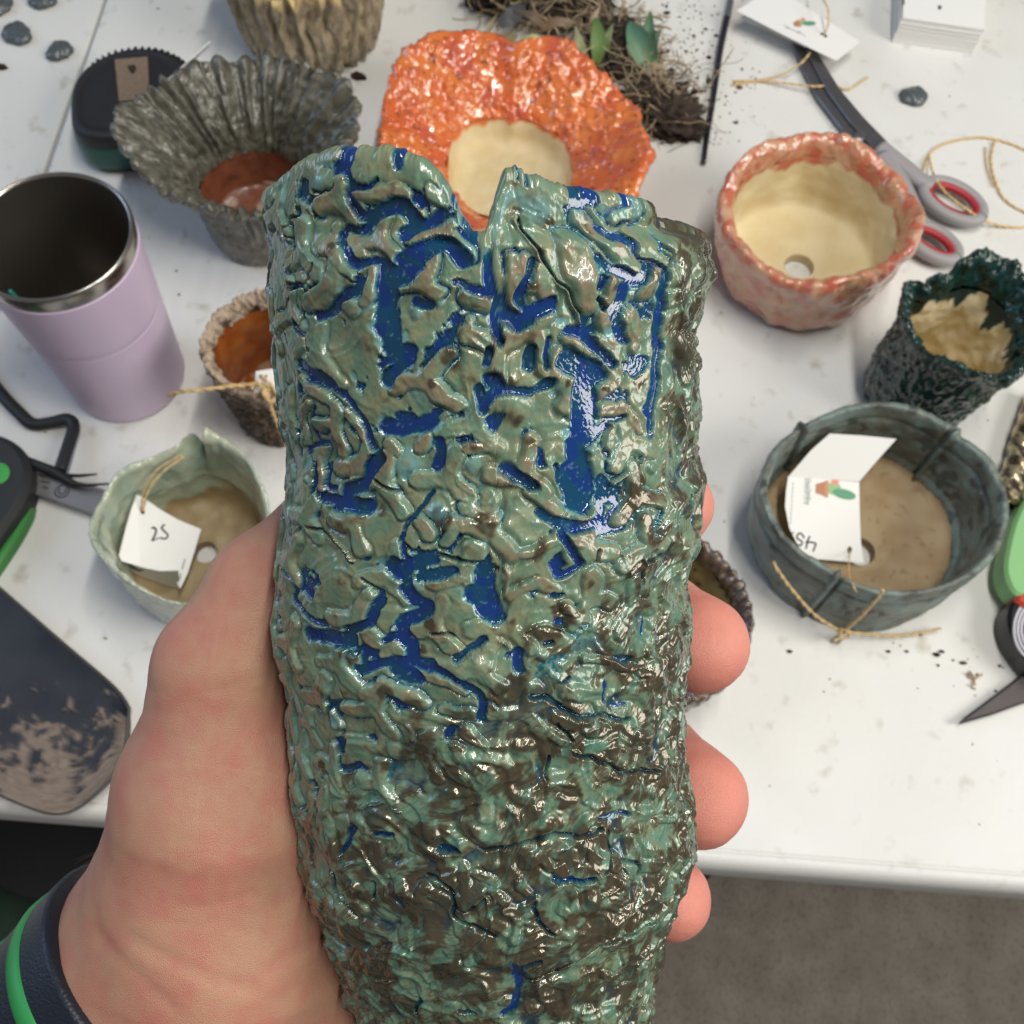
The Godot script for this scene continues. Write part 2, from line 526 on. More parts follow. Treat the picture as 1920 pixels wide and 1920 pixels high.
# kinds: Y three arms from a middle, B bar, O blob, W pool of blue glaze, C crack, R thin ridge, N brown patch, S smooth patch, T turquoise blob
const STROKES := [
	["", 480, 280],
	["Y", 46, 1020, 740, 1080, 530, 780, 780, 1190, 920], ["Y", 58, 670, 420, 720, 240, 870, 600, 540, 470], ["B", 55, 850, 375, 1150, 345], ["O", 150, 1280, 230], ["O", 110, 1160, 330], ["B", 55, 1180, 350, 1330, 500], ["B", 50, 1450, 350, 1560, 430],
	["Y", 52, 1580, 690, 1290, 730, 1740, 860, 1690, 580], ["B", 44, 650, 610, 620, 790, 680, 920, 800, 1030], ["B", 50, 965, 985, 935, 1130, 880, 1250], ["O", 100, 890, 1270], ["Y", 48, 1370, 1090, 1460, 870, 1110, 1150, 1480, 1190], ["B", 62, 430, 1250, 620, 1090],
	["B", 62, 1720, 1240, 1870, 1260], ["B", 44, 1745, 1420, 1715, 1560], ["O", 60, 1480, 1250], ["O", 70, 1290, 1330], ["B", 40, 1100, 1800, 1200, 1720], ["O", 120, 560, 250],
	["W", 26, 800, 230, 790, 400, 860, 520, 960, 560, 900, 640, 820, 680, 730, 640, 700, 760, 760, 880, 860, 940, 960, 900, 1080, 930, 1180, 990, 1260, 950, 1290, 850], ["W", 14, 830, 320, 1000, 240], ["W", 40, 960, 520, 1100, 470, 1250, 490, 1310, 560], ["W", 40, 1240, 680, 1340, 610, 1480, 570, 1600, 495],
	["W", 48, 1200, 900, 1320, 860, 1450, 800, 1600, 800, 1700, 890], ["W", 62, 1060, 990, 1060, 1150, 1055, 1350, 1100, 1500, 1140, 1640], ["W", 28, 850, 1060, 820, 1150, 720, 1200, 620, 1330, 500, 1350], ["W", 44, 1310, 950, 1200, 1060, 1070, 1080], ["W", 26, 1320, 400, 1350, 430], ["W", 18, 590, 120, 680, 130],
	["W", 44, 1130, 1690, 1250, 1640], ["W", 44, 1080, 1890, 1250, 1720], ["W", 40, 360, 1750, 480, 1830, 640, 1910], ["W", 30, 1900, 860, 1880, 1000, 1910, 1180], ["W", 24, 1610, 1090, 1700, 1130, 1900, 1190], ["W", 30, 1300, 1250, 1400, 1270], ["W", 16, 300, 1150, 390, 1110], ["W", 30, 300, 1440, 380, 1500],
	["C", 11, 290, 720, 310, 860, 280, 1050, 300, 1110, 390, 1110, 400, 1250, 380, 1400, 400, 1560, 460, 1700], ["C", 9, 480, 940, 400, 1110], ["C", 12, 340, 560, 260, 600, 250, 700, 290, 740], ["C", 12, 660, 300, 600, 370, 540, 370, 490, 320], ["C", 9, 210, 1300, 230, 1480, 280, 1600], ["C", 8, 350, 330, 330, 500], ["C", 8, 470, 400, 490, 560], ["C", 8, 300, 1210, 240, 1300],
	["S", 190, 640, 1580], ["S", 130, 900, 1420], ["S", 90, 1400, 1550], ["T", 50, 980, 1470], ["T", 50, 1040, 1570], ["T", 42, 1230, 1530], ["T", 36, 800, 1840], ["N", 170, 1640, 1680], ["N", 120, 1740, 1240], ["N", 60, 880, 380], ["N", 50, 780, 500], ["N", 60, 640, 800], ["N", 55, 1280, 740], ["N", 50, 440, 330],
	["", 900, 280],
	["O", 230, 460, 420], ["O", 110, 340, 330], ["R", 13, 260, 580, 440, 820, 600, 1060, 820, 1440], ["C", 12, 300, 590, 480, 830, 640, 1070, 850, 1440], ["B", 105, 760, 780, 830, 1000, 870, 1250], ["B", 66, 770, 540, 950, 690, 1150, 880, 1260, 1000], ["B", 60, 1080, 560, 1250, 530],
	["W", 34, 760, 410, 900, 450, 1010, 510], ["W", 13, 1060, 460, 1220, 470, 1300, 560], ["W", 11, 1120, 640, 1170, 590, 1260, 590], ["W", 34, 980, 660, 1080, 720, 1200, 740], ["W", 17, 1270, 760, 1290, 880, 1400, 930, 1480, 990], ["W", 32, 950, 870, 1020, 950, 1150, 1020, 1260, 1090, 1330, 1050, 1350, 960], ["W", 26, 1010, 1070, 990, 1110], ["W", 36, 1180, 1150, 1130, 1270, 1080, 1330, 1100, 1400, 1150, 1550],
	["W", 18, 950, 1220, 1010, 1310], ["W", 36, 1480, 1000, 1470, 1200, 1450, 1400, 1455, 1600, 1430, 1750, 1440, 1900], ["W", 17, 1250, 1280, 1330, 1350, 1390, 1370], ["W", 44, 150, 1250, 260, 1400, 330, 1420, 430, 1340, 560, 1280], ["W", 22, 120, 1300, 110, 1500, 150, 1570], ["W", 20, 440, 930, 380, 1050, 330, 1200, 350, 1330], ["W", 34, 710, 1480, 850, 1490, 910, 1480], ["W", 18, 540, 1560, 545, 1760], ["W", 34, 390, 1660, 400, 1780], ["W", 70, 720, 1740, 850, 1790, 960, 1850], ["W", 46, 1250, 1790, 1350, 1740], ["W", 26, 860, 1530, 960, 1640, 1080, 1740], ["W", 20, 60, 1640, 30, 1750], ["W", 22, 1130, 1500, 1180, 1580],
	["Y", 46, 270, 1060, 250, 900, 360, 920, 310, 1290], ["Y", 50, 520, 1130, 400, 1130, 560, 1250, 500, 1000], ["Y", 56, 430, 1500, 190, 1480, 540, 1340, 500, 1680], ["B", 48, 700, 1550, 880, 1640], ["B", 42, 630, 1660, 600, 1860], ["B", 48, 1070, 1080, 1060, 1210], ["B", 56, 1330, 1190, 1390, 1010], ["B", 78, 1240, 1370, 1270, 1600], ["B", 50, 990, 1380, 1060, 1550], ["B", 46, 950, 1730, 1010, 1840], ["B", 60, 1010, 1260, 1190, 1400], ["O", 60, 200, 1330], ["O", 130, 180, 1740], ["O", 60, 520, 1840],
	["T", 60, 1050, 1500], ["T", 50, 980, 1010], ["T", 46, 1230, 1150], ["T", 40, 1130, 1340], ["T", 44, 420, 1020], ["T", 40, 720, 1650], ["T", 46, 660, 1400], ["T", 40, 870, 1790], ["T", 36, 200, 1340], ["T", 40, 1190, 750],
	["N", 90, 300, 520], ["N", 120, 560, 640], ["N", 110, 860, 580], ["N", 200, 1640, 1150], ["N", 200, 1640, 1450], ["N", 200, 1650, 1750], ["N", 80, 300, 740], ["N", 70, 430, 1110], ["N", 60, 1080, 1150], ["B", 120, 1600, 800, 1740, 860, 1800, 1000], ["R", 16, 1560, 720, 1700, 760, 1800, 860], ["R", 14, 1600, 1080, 1580, 1300, 1620, 1500], ["R", 12, 1700, 1200, 1680, 1400], ["C", 12, 1500, 760, 1550, 860, 1500, 980],
	["", 500, 700],
	["B", 46, 330, 60, 480, 170, 560, 280], ["B", 36, 370, 210, 300, 380, 350, 610], ["Y", 50, 560, 430, 420, 420, 640, 640, 570, 320], ["B", 70, 840, 640, 770, 750, 600, 760], ["B", 40, 650, 340, 760, 450, 860, 620], ["B", 40, 470, 600, 450, 720, 480, 920], ["T", 60, 350, 740], ["O", 46, 350, 870], ["O", 180, 1150, 700], ["S", 190, 1160, 720], ["S", 150, 1270, 180], ["O", 140, 1270, 170], ["B", 40, 1000, 560, 1080, 620], ["B", 40, 1310, 510, 1260, 620], ["O", 44, 600, 940], ["S", 200, 830, 1260], ["S", 150, 980, 1250], ["O", 190, 850, 1270],
	["W", 48, 980, 440, 1150, 450, 1340, 390], ["W", 34, 1090, 350, 1180, 370], ["W", 20, 1370, 350, 1400, 300], ["W", 38, 1410, 560, 1430, 650, 1390, 750], ["W", 46, 470, 1020, 650, 1060, 840, 1080], ["W", 46, 660, 960, 800, 900, 880, 780, 940, 680], ["W", 24, 270, 20, 270, 130], ["W", 22, 380, 50, 560, 110, 650, 200, 730, 300, 800, 400, 880, 600], ["W", 17, 400, 250, 370, 420, 420, 560], ["W", 18, 340, 640, 480, 560], ["W", 20, 270, 490, 290, 640], ["W", 20, 410, 830, 380, 990], ["W", 34, 1740, 130, 1760, 290], ["W", 44, 1850, 70, 1910, 120], ["W", 20, 520, 740, 500, 900, 560, 940],
	["C", 13, 920, 890, 1080, 960], ["W", 15, 1340, 970, 1280, 1080, 1170, 1220, 1110, 1370], ["C", 17, 1110, 1370, 1250, 1450, 1400, 1500, 1880, 1580], ["C", 13, 340, 1230, 500, 1350, 700, 1540], ["R", 12, 520, 1330, 720, 1520], ["W", 16, 1130, 1400, 1140, 1520], ["W", 60, 1040, 1590, 1110, 1620], ["W", 30, 1140, 1680, 1160, 1750, 1250, 1860], ["W", 24, 1250, 1680, 1400, 1640, 1550, 1620], ["W", 56, 1760, 1650, 1800, 1860], ["W", 24, 150, 1580, 220, 1700, 240, 1880], ["W", 34, 320, 1760, 370, 1800], ["W", 17, 930, 1780, 950, 1900], ["C", 12, 780, 1680, 900, 1760],
	["O", 100, 1400, 1130], ["B", 50, 1240, 1200, 1350, 1320], ["B", 44, 1560, 1270, 1490, 1390], ["B", 60, 1650, 1100, 1860, 1160], ["B", 50, 1640, 620, 1850, 600], ["O", 70, 1720, 520], ["O", 90, 1690, 730], ["B", 40, 1580, 900, 1700, 960], ["O", 110, 1560, 250], ["O", 80, 1220, 1760], ["S", 160, 1480, 1800], ["O", 170, 1480, 1790],
	["N", 50, 1220, 1760], ["N", 110, 940, 1130], ["N", 70, 900, 1250], ["N", 130, 1700, 600], ["N", 160, 1450, 1180], ["N", 180, 1780, 1180], ["N", 60, 1380, 90], ["N", 60, 780, 600], ["N", 50, 1170, 920], ["T", 50, 1150, 840], ["T", 46, 1400, 430], ["T", 46, 950, 1550], ["T", 46, 1180, 1680], ["T", 36, 880, 560], ["T", 46, 950, 380],
	["", 900, 700],
	["W", 76, 900, 0, 860, 200, 850, 400, 880, 480], ["W", 60, 860, 540, 770, 600, 800, 700], ["W", 100, 780, 830, 800, 1000], ["W", 46, 980, 900, 1000, 1040], ["W", 34, 600, 1200, 760, 1265, 950, 1200, 980, 1100], ["W", 34, 1030, 430, 950, 500], ["W", 42, 1430, 0, 1420, 150, 1370, 290], ["W", 24, 1370, 290, 1400, 480], ["W", 18, 1180, 350, 1050, 370], ["W", 28, 20, 240, 150, 140, 400, 140, 560, 60], ["W", 32, 220, 780, 340, 840, 400, 900], ["W", 28, 500, 1150, 620, 1230], ["W", 30, 640, 1300, 760, 1480, 790, 1560, 650, 1650, 590, 1570], ["W", 20, 950, 1340, 1040, 1310], ["W", 17, 1690, 1000, 1610, 1180], ["W", 50, 20, 1600, 60, 1900], ["W", 18, 620, 740, 640, 900], ["W", 20, 500, 620, 520, 740],
	["B", 54, 755, 40, 720, 150, 660, 300], ["O", 60, 640, 330], ["B", 42, 950, 200, 1120, 80], ["B", 52, 990, 300, 1150, 280, 1250, 380, 1300, 470], ["B", 40, 1090, 420, 1050, 600], ["O", 60, 900, 630], ["B", 44, 860, 1140, 930, 1140], ["O", 30, 745, 1110], ["T", 32, 770, 1210], ["T", 30, 850, 1220], ["O", 64, 670, 650], ["T", 50, 700, 800], ["T", 50, 860, 780], ["T", 52, 720, 490], ["T", 44, 950, 410], ["T", 40, 590, 150], ["T", 34, 250, 770], ["S", 160, 290, 280], ["O", 150, 300, 290], ["B", 46, 430, 600, 400, 740], ["B", 50, 400, 960, 620, 1110], ["B", 54, 630, 1320, 700, 1440, 730, 1550], ["B", 40, 320, 1470, 460, 1440, 600, 1350], ["O", 70, 350, 1600], ["O", 60, 520, 1600], ["R", 22, 200, 1560, 215, 1800], ["B", 50, 240, 1840, 460, 1720, 620, 1760], ["B", 50, 700, 1330, 850, 1380],
	["N", 120, 320, 400], ["N", 90, 240, 60], ["N", 60, 700, 100], ["N", 50, 1020, 150], ["N", 120, 1300, 60], ["N", 220, 1640, 300], ["N", 260, 1250, 950], ["N", 240, 1220, 1150], ["N", 200, 1400, 1300], ["N", 160, 1230, 700], ["N", 140, 240, 1080], ["N", 160, 300, 1700], ["N", 130, 500, 1450], ["N", 200, 1250, 1600], ["N", 170, 1550, 1500], ["N", 60, 880, 1140],
	["R", 13, 1330, 640, 1280, 730, 1150, 830, 980, 950], ["B", 90, 1720, 880, 1790, 1080, 1740, 1400], ["R", 14, 1290, 1480, 1330, 1720], ["R", 16, 1150, 1480, 1200, 1650], ["C", 15, 1500, 1480, 1350, 1560, 1320, 1680], ["C", 12, 100, 1560, 90, 1840], ["C", 14, 960, 1440, 950, 1540],
	["", 500, 1100],
	["W", 50, 340, 400, 560, 410, 700, 440], ["W", 30, 700, 350, 850, 300, 930, 110], ["W", 36, 760, 680, 950, 620, 1150, 620, 1350, 650], ["W", 26, 1350, 650, 1600, 770, 1740, 900, 1750, 1090], ["W", 56, 1080, 690, 1220, 760], ["W", 42, 1150, 50, 1280, 150, 1270, 230, 1120, 280, 1120, 380, 1200, 480, 1180, 580], ["W", 22, 960, 440, 1050, 410, 1130, 480], ["W", 60, 1720, 50, 1800, 180, 1880, 240], ["W", 22, 1560, 600, 1750, 440], ["W", 24, 240, 0, 220, 100, 350, 230, 500, 310], ["W", 24, 610, 1490, 720, 1480, 800, 1470], ["W", 26, 390, 1590, 420, 1610], ["C", 12, 1340, 400, 1440, 370, 1540, 390], ["W", 20, 820, 480, 780, 620], ["C", 12, 620, 850, 660, 940], ["W", 15, 520, 950, 500, 1080], ["W", 26, 1480, 1200, 1530, 1160],
	["Y", 46, 1010, 500, 960, 560, 1160, 550, 1010, 450], ["O", 70, 1290, 540], ["B", 42, 1440, 440, 1520, 520], ["O", 200, 1420, 180], ["S", 170, 1420, 200], ["B", 44, 1250, 710, 1420, 760, 1610, 850], ["B", 60, 820, 880, 1000, 830, 1250, 950], ["B", 46, 1450, 1010, 1720, 1060], ["B", 46, 1640, 1190, 1780, 1300], ["O", 60, 1220, 1310], ["R", 20, 1190, 1120, 1230, 1240], ["O", 60, 1650, 1410], ["B", 42, 1090, 1650, 1210, 1700], ["O", 56, 1310, 1560], ["O", 120, 930, 1830], ["N", 130, 930, 1830], ["B", 40, 1540, 1290, 1600, 1380], ["B", 40, 1290, 1200, 1440, 1180], ["O", 60, 1580, 1530],
	["N", 170, 980, 880], ["N", 150, 1200, 1000], ["N", 150, 1550, 1020], ["N", 200, 1250, 1350], ["N", 180, 1000, 1430], ["N", 200, 1500, 1600], ["N", 70, 1290, 520], ["N", 60, 1460, 450], ["N", 70, 1330, 320], ["N", 120, 700, 560], ["T", 60, 350, 320], ["T", 50, 1180, 180], ["T", 50, 1220, 690], ["T", 50, 1640, 1440], ["T", 60, 560, 1100], ["N", 90, 480, 1500],
	["", 900, 1100],
	["W", 34, 300, 530, 320, 690], ["W", 16, 230, 560, 290, 520], ["W", 20, 1030, 800, 1000, 920], ["W", 10, 1070, 970, 1190, 960], ["W", 22, 1100, 570, 1200, 590], ["W", 14, 1340, 260, 1335, 380], ["W", 20, 590, 60, 660, 80], ["W", 14, 530, 440, 590, 440], ["W", 12, 660, 790, 700, 760], ["B", 32, 850, 600, 1050, 620, 1250, 690, 1380, 700], ["C", 24, 430, 900, 600, 930, 800, 1070, 1000, 1060, 1200, 1080], ["R", 14, 740, 1330, 950, 1370, 1180, 1470, 1450, 1470], ["C", 14, 760, 1370, 950, 1410, 1180, 1510, 1440, 1500], ["O", 80, 500, 540], ["O", 70, 660, 640], ["B", 90, 340, 1330, 380, 1560], ["O", 130, 740, 1480], ["O", 90, 920, 1560], ["R", 16, 330, 360, 480, 300, 640, 320], ["B", 40, 700, 170, 860, 250], ["B", 50, 620, 1060, 760, 1120], ["R", 14, 150, 430, 220, 480], ["B", 50, 100, 1000, 180, 1060], ["B", 50, 560, 1200, 650, 1250], ["R", 12, 980, 1570, 1010, 1490], ["C", 13, 640, 1110, 740, 1240], ["C", 14, 560, 1380, 560, 1560], ["B", 60, 850, 1150, 1080, 1200],
	["N", 150, 430, 350], ["N", 200, 240, 830], ["N", 180, 700, 1020], ["N", 200, 350, 1250], ["N", 170, 800, 1200], ["N", 160, 650, 250], ["N", 180, 1560, 1200], ["N", 180, 1500, 1500], ["N", 160, 700, 1680], ["N", 140, 1000, 1350], ["S", 120, 1080, 800], ["S", 140, 100, 1800], ["S", 110, 640, 1480],
	["", 500, 1480],
	["O", 115, 950, 210], ["R", 14, 760, 140, 950, 100, 1100, 170], ["W", 17, 740, 270, 690, 380, 620, 530], ["W", 20, 900, 350, 1050, 370], ["R", 22, 540, 640, 640, 640, 760, 590], ["R", 24, 700, 400, 800, 540, 900, 720, 1000, 880, 1100, 1050], ["B", 44, 920, 450, 980, 690], ["B", 50, 740, 780, 690, 900, 790, 980], ["C", 14, 860, 760, 870, 880], ["C", 14, 640, 920, 730, 1030], ["Y", 46, 1230, 920, 1300, 800, 1170, 870, 1220, 1090], ["B", 40, 1600, 650, 1620, 820, 1700, 900], ["C", 16, 1320, 700, 1500, 800, 1540, 950, 1530, 1050, 1700, 1110, 1860, 1200], ["W", 26, 1450, 490, 1560, 500], ["W", 18, 1580, 1810, 1690, 1810], ["Y", 42, 1640, 1270, 1710, 1170, 1500, 1330, 1650, 1400], ["B", 50, 540, 300, 560, 520], ["C", 12, 480, 560, 520, 700, 660, 900], ["B", 40, 1120, 640, 1290, 560], ["R", 14, 1200, 1290, 1100, 1200], ["B", 60, 800, 1100, 960, 1180], ["O", 90, 920, 1700], ["C", 20, 1260, 1700, 1240, 1820], ["B", 40, 1240, 1500, 1330, 1560, 1420, 1500], ["R", 20, 1300, 1620, 1450, 1600, 1560, 1500], ["R", 14, 900, 1560, 1060, 1560], ["B", 40, 1700, 700, 1860, 760], ["R", 16, 1860, 860, 1800, 1020], ["C", 13, 1560, 980, 1680, 960, 1780, 900],
	["N", 150, 940, 210], ["N", 200, 1300, 400], ["N", 250, 1300, 1000], ["N", 220, 1600, 800], ["N", 240, 1000, 1500], ["N", 220, 1500, 1500], ["N", 200, 1750, 1200], ["N", 150, 780, 850], ["N", 200, 1200, 1750], ["N", 160, 980, 560], ["N", 140, 760, 1180],
	["", 900, 1480],
	["C", 18, 0, 480, 300, 430, 500, 400, 800, 370, 1000, 330], ["Y", 40, 890, 600, 900, 420, 660, 690, 960, 730], ["C", 17, 1150, 590, 1250, 580, 1310, 630, 1320, 700], ["B", 30, 1210, 710, 1080, 830, 900, 890], ["R", 16, 1190, 640, 1190, 760], ["Y", 38, 320, 1010, 450, 930, 210, 960, 260, 1240], ["C", 15, 440, 940, 480, 1080, 580, 1160], ["W", 34, 290, 1420, 330, 1590], ["W", 28, 320, 1620, 270, 1780, 190, 1830], ["W", 20, 330, 1420, 470, 1390], ["C", 14, 1400, 1080, 1100, 1220, 800, 1370, 500, 1500, 350, 1560], ["R", 14, 1390, 1050, 1100, 1190, 800, 1340], ["B", 38, 1190, 1220, 1160, 1420], ["B", 44, 620, 660, 760, 560, 840, 430], ["B", 40, 520, 500, 560, 640], ["W", 20, 620, 740, 760, 720, 900, 720], ["B", 36, 740, 820, 760, 1000], ["B", 50, 680, 980, 820, 1080], ["B", 36, 100, 820, 200, 900], ["B", 40, 330, 760, 380, 860], ["R", 16, 100, 1100, 60, 900], ["R", 18, 450, 1270, 640, 1220], ["R", 12, 260, 1240, 220, 1340], ["O", 80, 200, 1530], ["R", 16, 1090, 1640, 1220, 1540, 1280, 1420], ["R", 14, 1430, 880, 1520, 760, 1600, 640], ["B", 44, 1000, 1500, 1180, 1530], ["B", 60, 620, 1560, 820, 1480], ["R", 13, 1200, 1880, 1240, 1800], ["B", 50, 1520, 160, 1700, 120], ["B", 40, 1420, 260, 1560, 220], ["W", 20, 980, 240, 1080, 220], ["W", 14, 1130, 210, 1210, 205], ["C", 13, 1040, 360, 1060, 540, 1000, 700],
	["N", 240, 250, 950], ["N", 220, 450, 1150], ["N", 200, 1400, 900], ["N", 260, 1250, 1400], ["N", 220, 700, 1650], ["N", 200, 1150, 1750], ["N", 150, 900, 860], ["N", 200, 300, 620], ["N", 160, 1100, 700], ["N", 160, 1000, 1100], ["N", 150, 150, 500],
]

var g_angle := PackedFloat32Array()
var g_rim := PackedFloat32Array()
var g_tall: PackedFloat32Array
var g_raise: PackedFloat32Array
var g_blue: PackedFloat32Array
var g_crack: PackedFloat32Array
var g_brown: PackedFloat32Array
var g_smooth: PackedFloat32Array
var g_teal: PackedFloat32Array
var g_moat: PackedFloat32Array
var g_warp_x := PackedFloat32Array()
var g_warp_y := PackedFloat32Array()
const GIRTH := 0.0295

func press(into: PackedFloat32Array, line: PackedVector2Array, r: float, hard: float, strength: float) -> void:
	# largest share kept; line holds (arc metres, length metres)
	var lo := line[0]
	var hi := line[0]
	for p in line:
		lo = lo.min(p)
		hi = hi.max(p)
	lo -= Vector2(r, r) * 1.0 + Vector2(0.0008, 0.0008)
	hi += Vector2(r, r) * 1.0 + Vector2(0.0008, 0.0008)
	var n := line.size()
	for c in VASE_COLS:
		var a := g_angle[c] * GIRTH
		if a < lo.x or a > hi.x:
			continue
		var rim := g_rim[c]
		var span := (1.045 - rim) * v_long
		var r0 := clampi(floori((lo.y - rim * v_long) / span * (VASE_ROWS - 1)), 0, VASE_ROWS - 1)
		var r1 := clampi(ceili((hi.y - rim * v_long) / span * (VASE_ROWS - 1)), 0, VASE_ROWS - 1)
		for j in range(r0, r1 + 1):
			var here := j * VASE_COLS + c
			var p := Vector2(a + g_warp_x[here], rim * v_long + span * j / (VASE_ROWS - 1) + g_warp_y[here])
			var d := 1.0
			if n == 1:
				d = p.distance_to(line[0])
			else:
				for k in n - 1:
					var q := line[k]
					var e := line[k + 1] - q
					var t := clampf((p - q).dot(e) / maxf(e.length_squared(), 1e-12), 0.0, 1.0)
					d = minf(d, (q + e * t).distance_to(p))
			if d < r:
				var s := strength * (1.0 if d < r * hard else 1.0 - smoothstep(r * hard, r, d))
				if s > into[here]:
					into[here] = s

func build_vase() -> void:
	v_top = pt(905, 330, 0.150)
	v_low = pt(950, 1960, 0.188)
	v_long = v_top.distance_to(v_low)
	v_axis = (v_top - v_low).normalized()
	v_side = (across - v_axis * across.dot(v_axis)).normalized()
	v_face = v_side.cross(v_axis).normalized()
	var nc := VASE_COLS
	var nr := VASE_ROWS
	var size := nc * nr
	# columns lie closer together on the side that carries the stamped pattern
	var rim_at := []
	for q in RIM:
		rim_at.append(vase_under(q[0], q[1]))
	rim_at.sort_custom(func(p, q): return p.x < q.x)
	var rim_wobble := FastNoiseLite.new()
	rim_wobble.seed = 8
	rim_wobble.frequency = 1.0
	for c in nc:
		var u := float(c) / nc
		var t := -deg_to_rad(105) + deg_to_rad(210) * u / 0.84 if u < 0.84 else deg_to_rad(105) + deg_to_rad(150) * (u - 0.84) / 0.16
		g_angle.append(t)
		var v: float = rim_at[0].y
		if t >= rim_at[-1].x:
			v = lerpf(rim_at[-1].y, 0.10, smoothstep(rim_at[-1].x, 2.2, t))
		elif t > rim_at[0].x:
			var k := 0
			while k < rim_at.size() - 2 and rim_at[k + 1].x < t:
				k += 1
			v = lerpf(rim_at[k].y, rim_at[k + 1].y, clampf((t - rim_at[k].x) / maxf(rim_at[k + 1].x - rim_at[k].x, 1e-4), 0, 1))
		if t > PI:
			v = lerpf(0.10, rim_at[0].y, smoothstep(PI, deg_to_rad(255), t))
		g_rim.append(v + rim_wobble.get_noise_1d(t * 14.0) * 0.004 + rim_wobble.get_noise_1d(t * 45.0 + 40.0) * 0.0018)
	for field in 8:
		var f := PackedFloat32Array()
		f.resize(size)
		match field:
			0: g_tall = f
			1: g_raise = f
			2: g_blue = f
			3: g_crack = f
			4: g_brown = f
			5: g_smooth = f
			6: g_teal = f
			7: g_moat = f
	# the clay moved under the stamps: places are shifted a little before the strokes are looked up
	var drift := FastNoiseLite.new()
	drift.seed = 19
	drift.frequency = 1.0
	drift.fractal_octaves = 2
	g_warp_x.resize(size)
	g_warp_y.resize(size)
	for c in nc:
		var ring := Vector3(sin(g_angle[c]), cos(g_angle[c]), 0) * GIRTH * 1000.0
		for j in nr:
			var q := Vector3(ring.x, ring.y, (g_rim[c] + (1.045 - g_rim[c]) * j / (nr - 1)) * v_long * 1000.0) * 0.22
			g_warp_x[j * nc + c] = drift.get_noise_3dv(q) * 0.00062
			g_warp_y[j * nc + c] = drift.get_noise_3d(q.x + 60.0, q.y, q.z) * 0.00062
	var corner := Vector2.ZERO
	var grain := 1.0 / (1920.0 / 440.0)
	for s in STROKES:
		if s[0] == "":
			corner = Vector2(s[1], s[2])
			continue
		var line := PackedVector2Array()
		for k in range(2, s.size(), 2):
			var at := vase_under(corner.x + s[k] * grain, corner.y + s[k + 1] * grain)
			line.append(Vector2(at.x * GIRTH, at.y * v_long))
		var r: float = s[1] * grain * 0.000072
		if s[0] != "Y" and line.size() > 2:
			var fine_line := PackedVector2Array()
			for k in line.size() - 1:
				for e in 3:
					fine_line.append(line[k].cubic_interpolate(line[k + 1], line[maxi(k - 1, 0)], line[mini(k + 2, line.size() - 1)], e / 3.0))
			fine_line.append(line[-1])
			line = fine_line
		match s[0]:
			"Y":
				for k in 3:
					press(g_raise, PackedVector2Array([line[0], line[k + 1]]), r * 1.45, 0.4, 1.0)
				press(g_raise, PackedVector2Array([line[0]]), r * 2.2, 0.3, 1.0)
				for k in 3:
					press(g_moat, PackedVector2Array([line[0], line[k + 1]]), r * 2.3, 0.5, 1.0)
			"B":
				press(g_raise, line, r * 1.45, 0.35, 0.95)
				press(g_moat, line, r * 2.2, 0.5, 0.9)
			"O":
				press(g_raise, line, r * 1.2, 0.0, 0.5)
				press(g_moat, line, r * 1.5, 0.6, 0.35)
			"W": press(g_blue, line, r * 1.85, 0.42, 1.0)
			"C": press(g_crack, line, r * 1.3, 0.2, 1.0)
			"R": press(g_raise, line, r * 1.3, 0.1, 1.0)
			"N": press(g_brown, line, r, 0.1, 0.75)
			"S": press(g_smooth, line, r * 1.1, 0.4, 1.0)
			"T": press(g_teal, line, r * 1.3, 0.4, 1.0)
	# the same stamp all over the clay: three-armed pieces that interlock, rolled on in patches that are turned and stretched against each other
	var rng := RandomNumberGenerator.new()
	rng.seed = 4
	var seeds := []
	for k in 34:
		seeds.append([Vector2(rng.randf_range(-1.8, 4.4) * GIRTH, rng.randf_range(0.0, 1.04) * v_long), rng.randf_range(-0.7, 0.7), rng.randf_range(0.84, 1.08)])
	var traced_raise := g_raise.duplicate()
